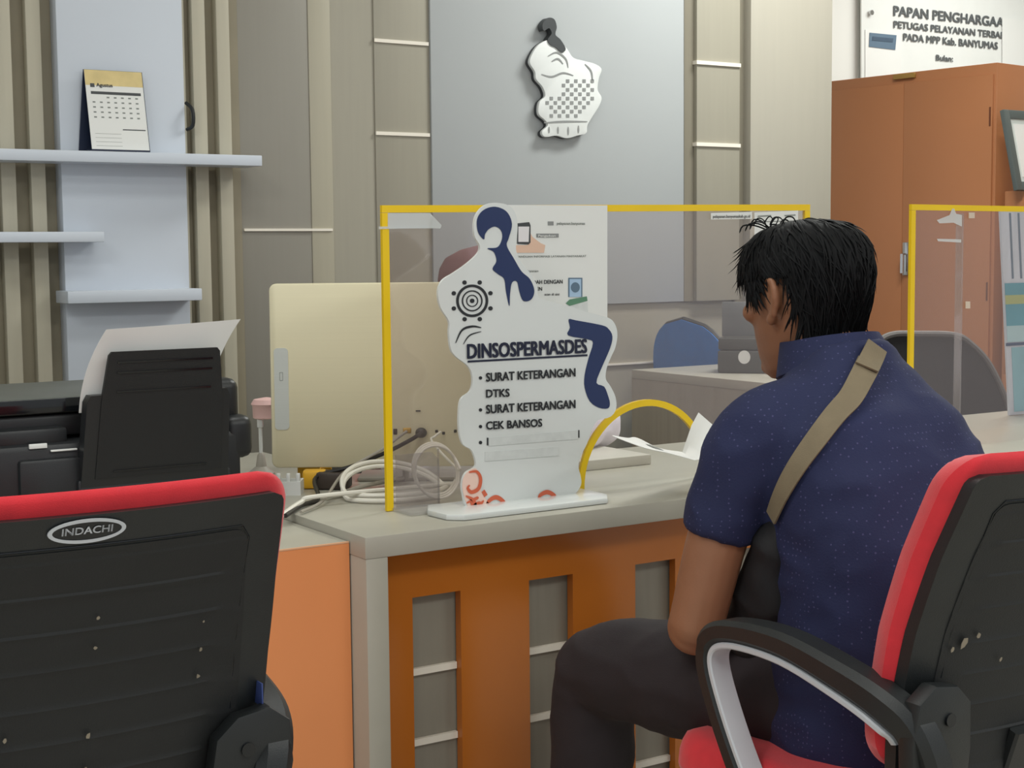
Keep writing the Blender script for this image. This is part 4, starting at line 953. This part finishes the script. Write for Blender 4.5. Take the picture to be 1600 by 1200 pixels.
for s in (-1, 1):
    b = MB(); b.loft([[V((s*.105+w*math.cos(t), y, .005+max(0, h*.5+h*.55*math.sin(t)))) for t in [2*math.pi*k/14 for k in range(14)]] for y, w, h in ((.34, .028, .05), (.38, .038, .08), (.46, .040, .06), (.54, .038, .04), (.585, .02, .028))]); b.build('shoe', shoe, sf, local=True)
b = MB(); rings = []
for i in range(13):
    f = i/12; z = .135-.30*f; rr_ = []
    for k in range(36):
        t = 2*math.pi*k/36; fr = math.cos(t)
        p = head_pt(t, min(.119, max(-.1, z)), .016+.02*max(0, f-.55))
        p.z = z-.0*fr
        if f > .6: p.x *= 1+.55*(f-.6)*2; p.y = p.y*(1+.2*(f-.6))-.01
        if f < .62 and f > .12 and abs(((t+math.pi) % (2*math.pi))-math.pi) < .72: p.y -= .055
        if i == 0: p.x *= .6; p.y *= .6; p.z = .128
        rr_.append(HS @ p)
    rings.append(rr_)
b.loft(rings); me = b.mesh('headscarf', 80); link(me, 'headscarf', maroon, sf, local=True)
dup(ch, (SX, SYY+.30, 0), math.pi, 'red-trimmed black office chair under the staff person behind the gold computer')
# ================================================================== BACKGROUND RIGHT
# charcoal device box on the return desk
dv = thing('device_box', 'charcoal desktop device with raised lid and round white sticker on the return desk', 'device', (2.86, 3.24, .871))
dm = Matrix.Translation((2.80, 3.30, .871)) @ Matrix.Rotation(math.radians(-48), 4, 'Z')
b = MB(); b.box(0, .165, 0, .15, 0, .062, .004, mtx=dm); b.box(.0, .165, .012, .15, .064, .098, .004, mtx=dm); b.build('body', boxg, dv)
b = MB(); b.box(.004, .150, .06, .070, .10, .198, .002, mtx=dm @ Matrix.Translation((0, .0, .0)) @ Matrix.Rotation(math.radians(0), 4, 'X')); b.build('lid', screeng, dv)
b = MB(); q = dm @ V((.075, -.0008, .045)); ux = dm.to_3x3() @ V((1, 0, 0)); b.prism([(.017*math.cos(k*math.pi/12), .019*math.sin(k*math.pi/12)) for k in range(24)], q, ux, (0, 0, 1), (dm.to_3x3() @ V((0, .0006, 0)))); b.build('round_sticker', whitepla, dv)
b = MB(); b.box(.128, .140, -.001, 0, .012, .03, mtx=dm); b.build('square_sticker', whitepla, dv)
# blue chair
def blue_chair(loc, rz, label):
    c = thing('visitor_chair', label, 'chair', (0, 0, 0), 0, 'blue fabric chairs')
    G, B2 = [], []
    for i in range(21):
        f = i/20; z = .62+.375*f; w = .195*math.sqrt(max(.0, 1-(max(0, f-.45)/.55)**2.8)); r1, r2 = [], []
        for j in range(17):
            uu = -math.cos(math.pi*j/16); x = w*uu; e = min(1, (1-abs(uu))*4, (1-f)*8+.02, f*8+.02); r1.append(V((x, .02*(x/.19)**2-.04*f+.03*math.sqrt(e), z))); r2.append(V((x, .02*(x/.19)**2-.04*f-.006, z)))
        G.append(r1); B2.append(r2)
    b = MB(); b.solid(G, B2); b.build('back_pad', blue, c, local=True, ang=60)
    b = MB(); b.solid([[p+V((p.x*.04, -.003, .004)) for p in r] for r in B2], [[p+V((p.x*.04, -.016, .004)) for p in r] for r in B2]); b.build('back_shell', blue, c, local=True)
    rimp = [r[0] for r in B2]+[B2[-1][k] for k in range(17)]+[r[-1] for r in B2[::-1]]
    b = MB(); b.tube([p+V((0, -.004, .002)) for p in rimp], .011, 8); b.build('rim_trim', blackp, c, local=True)
    b = MB(); b.solid(rbox_grid(.21, .04, .45, .445, dome=.035), rbox_grid(.21, .04, .45, .445, dome=-.015)); b.build('seat', blue, c, local=True, ang=60)
    b = MB()
    for s in (-1, 1): b.tube(catmull([(s*.16, .02, .70), (s*.17, .02, .45), (s*.18, .05, .40)], 4), .011, 8)
    b.build('back_supports', blackp, c, local=True)
    for sx in (-1, 1):
        for sy in (0, 1): b = MB(); b.tube([(sx*.18, .06+sy*.34, .43), (sx*.20, .03+sy*.42, .0)], .011, 8); b.build('leg', blackp, c, local=True)
    c.location = loc; c.rotation_euler = (0, 0, rz); return c
bc = blue_chair((3.10, 3.755, 0), math.radians(-92), 'blue fabric chair with rounded back standing behind the return desk')
# black mesh chair behind the second partition
mk = thing('mesh_chair', 'black mesh office chair with grey frame behind the second partition', 'chair', (3.66, 3.24, 0), math.radians(165))
out_ = [(-.24, .62), (-.26, .70), (-.20, .84), (-.13, .915), (-.07, .943), (.06, .950), (.15, .950), (.20, .925), (.225, .86), (.235, .70), (.20, .62)]
Po = [V((x, -.02-.10*(z-.6), z)) for x, z in out_]
b = MB(); b.tube(catmull(Po+[Po[0]], 5), .010, 8); b.build('back_frame', meshgrey, mk, local=True)
b = MB(); b.prism([(p.x, p.z) for p in catmull(Po, 5)], (0, -.025, 0), (1, 0, 0), (0, -.10, 1), (0, .004, 0)); b.bm.transform(Matrix.Translation((0, .062, 0))); b.build('back_mesh', meshblk, mk, local=True)
b = MB(); b.solid(rbox_grid(.23, .05, .5, .45, dome=.035), rbox_grid(.23, .05, .5, .45, dome=-.02)); b.build('seat', meshblk, mk, local=True, ang=60)
b = MB(); b.band([(0, .1, .43), (0, .0, .46), (0, -.03, .63)], (1, 0, 0), .07, .014); b.cyl((0, .27, .06), .025, .38, 16); b.build('column', blackp, mk, local=True)
b = MB()
for k in range(5): a = 2*math.pi*k/5; d = V((math.cos(a), math.sin(a), 0)); b.band([V((0, .27, .09)), V((0, .27, .03))+d*.28], d.cross(V((0, 0, 1))), .04, .03); b.ball(V((0, .27, .026))+d*.28, .026)
b.build('star_base', blackp, mk, local=True)
# leaning poster board on the counter
pb = thing('poster_board', 'pale blue and teal poster board behind the second partition at right edge', 'poster', (3.55, 2.76, CZ))
bx = lambda a, z: V((3.385+a+.075*(1.32-z)/.57*0+ (CZ-z)*-.0, 2.80, z))
def brd(x0, x1, z0, z1, y, nm, m, sl=.055):
    q = MB(); L0 = lambda z: (1.33-z)/.58*sl
    q.prism([(x0+L0(z0), z0), (x1+L0(z0), z0), (x1+L0(z1), z1), (x0+L0(z1), z1)], (0, y, 0), (1, 0, 0), (0, 0, 1), (0, .006 if nm == 'board' else .001, 0)); return q.build(nm, m, pb)
XB = 3.375
brd(XB, XB+.42, CZ+.001, 1.322, 2.80, 'board', palegrey)
brd(XB+.004, XB+.42, 1.085, 1.118, 2.7985, 'teal_band', teal); brd(XB+.004, XB+.42, 1.060, 1.085, 2.7985, 'green_band', lime); brd(XB+.004, XB+.42, 1.00, 1.060, 2.7985, 'teal_band', teal)
brd(XB+.004, XB+.42, .955, 1.00, 2.7985, 'cyan_panel', palecyan); brd(XB-.004, XB+.42, .945, .953, 2.797, 'dark_rail', dblue); brd(XB+.02, XB+.42, .76, .94, 2.7985, 'cyan_panel', mat('mid_cyan_print', '8cc3d2', .5, .1, (12, 12, 6)))
for k in range(4): brd(XB+.035+.035*k, XB+.042+.035*k, 1.13, 1.31, 2.7985, 'grey_stripe', slateprint)
# tall steel cabinet
A, B_ = V((4.836, 5.003, 0)), V((4.949, 4.139, 0))
dv_ = (B_-A); wd_ = dv_.length; ang = math.atan2(dv_.y, dv_.x)
tc_ = thing('steel_cabinet', 'tall orange-brown two-door steel cabinet against the white wall', 'cabinet', (A.x, A.y, 0), ang)
b = MB(); b.box(0, wd_, .012, .42, 0, 1.95, .003); b.build('body', cabm, tc_, local=True)
for k in (0, 1):
    b = MB(); b.box(.012+k*(wd_/2-.011), wd_/2-.0+k*(wd_/2-.013), 0, .012, .06, 1.905, .0015); d = b.build('door', cabm, tc_, local=True)
    b = MB(); x = .022 if k == 0 else wd_-.022
    for z in (1.70, 1.0, .3): b.box(x-.003, x+.003, -.003, .001, z, z+.075)
    b.build('hinge', mat('dark_brown_steel', '6b3b22', .5, .03), d, local=True)
    if k:
        b = MB(); b.box(wd_/2+.012, wd_/2+.04, -.012, 0, 1.10, 1.24, .003); b.band([(wd_/2+.026, -.012, 1.19), (wd_/2+.026, -.035, 1.19), (wd_/2+.026, -.035, 1.11)], (1, 0, 0), .014, .008); b.build('handle', chrome, d, local=True, label='steel lock handle')
b = MB(); b.box(wd_*.44, wd_*.56, -.004, .012, 1.925, 1.945, .001); b.build('top_catch', mat('brass_catch', 'a07c3a', .4, .05), tc_, local=True)
# low cabinet with framed certificate
k0 = onY(1570, 299, 4.08); ZL = k0.z
lc = thing('drawer_cabinet', 'lower orange-brown steel cabinet under the framed certificate', 'cabinet', (k0.x+.3, 3.75, 0))
b = MB(); b.box(k0.x, k0.x+.62, 3.45, 4.08, 0, ZL, .003); b.build('body', cabm, lc)
for k in range(4):
    b = MB(); b.box(k0.x-.006, k0.x+.001, 3.465, 4.065, .03+(ZL-.06)/4*k, .03+(ZL-.06)/4*(k+1)-.012, .001); d = b.build('drawer', cabm, lc)
    b = MB(); b.box(k0.x-.016, k0.x-.005, 3.70, 3.83, (ZL-.06)/4*(k+1)-.05, (ZL-.06)/4*(k+1)-.025, .002); b.build('handle', blackp, d)
f0 = onY(1590, 298, 3.97); f0.z = ZL+.001
cf = thing('certificate_frame', 'grey framed certificate leaning on top of the lower cabinet at right edge', 'frame', (f0.x+.2, f0.y, ZL+.001))
fm = Matrix.Translation(f0) @ Matrix.Rotation(math.radians(2), 4, 'Z') @ Matrix.Rotation(math.radians(-13), 4, 'X') @ Matrix.Rotation(math.radians(0), 4, 'Y')
w_, h_ = .42, .325
b = MB()
for x0, x1, z0, z1 in ((0, .035, 0, h_), (w_-.035, w_, 0, h_), (.035, w_-.035, 0, .035), (.035, w_-.035, h_-.035, h_)): b.box(x0, x1, 0, .02, z0, z1, .003, mtx=fm)
b.build('frame', frameg, cf)
b = MB(); b.box(.03, w_-.03, .008, .016, .03, h_-.03, mtx=fm); b.build('mount', matw, cf)
b = MB(); b.box(.055, w_-.055, .006, .0085, .055, h_-.055, mtx=fm); b.build('certificate', paper, cf)
# banner board on the white wall
BY = 5.36
bn = thing('award_board', 'clear-edged white award board with dark lettering on the white wall', 'board', onY(1480, 150, BY))
def bsheet(pts, nm, m, dy=0, th=.004): return sheet(pts, BY-dy, nm, m, bn, th=th)
bsheet([(1346, -60), (1760, -10), (1760, 240), (1346, 190)], 'board', whitepla, 0, .008)
bsheet([(1352, 46), (1408, 52), (1408, 140), (1352, 140)], 'pinned_sheet', paper, .003, .001)
bsheet([(1566, 27), (1680, 40), (1680, 120), (1566, 108)], 'pinned_sheet', paper, .006, .001)
bsheet([(1359, 51), (1401, 55), (1399, 78), (1358, 73)], 'photo', slateprint, .006, .001)
bsheet([(1364, 57), (1396, 60), (1395, 66), (1363, 63)], 'photo_detail', mat('steel_blue_print', '42566a', .6, .05), .008, .001)
yb = BY-.0055
def btext(body, x0, x1, y0, y1, h): 
    a, c = onY(x0, y0, yb), onY(x1, y1, yb); t = onY(x0, y0-h, yb); text_mesh(body, a, (1, 0, 0), (0, 0, 1), w=(c-a).x, h=(t-a).length, bold=0, heavy=.06).build('lettering', mat('charcoal_ink', '5a5e60', .6, .03), bn)
btext('PAPAN PENGHARGAAN', 1397, 1580, 24, 44, 15)
btext('PETUGAS PELAYANAN TERBAIK', 1397, 1574, 43, 63, 10.5)
btext('PADA MPP Kab. BANYUMAS', 1412, 1559, 63, 77.5, 11)
btext('Bulan:', 1463, 1489, 94, 95.5, 8.5)
b = MB(); q = onY(1360, 20, BY-.008); b.cyl(q, .012, -.012, 18, (0, 1, 0)); b.build('standoff', chrome, bn)
bpy.context.view_layer.update()
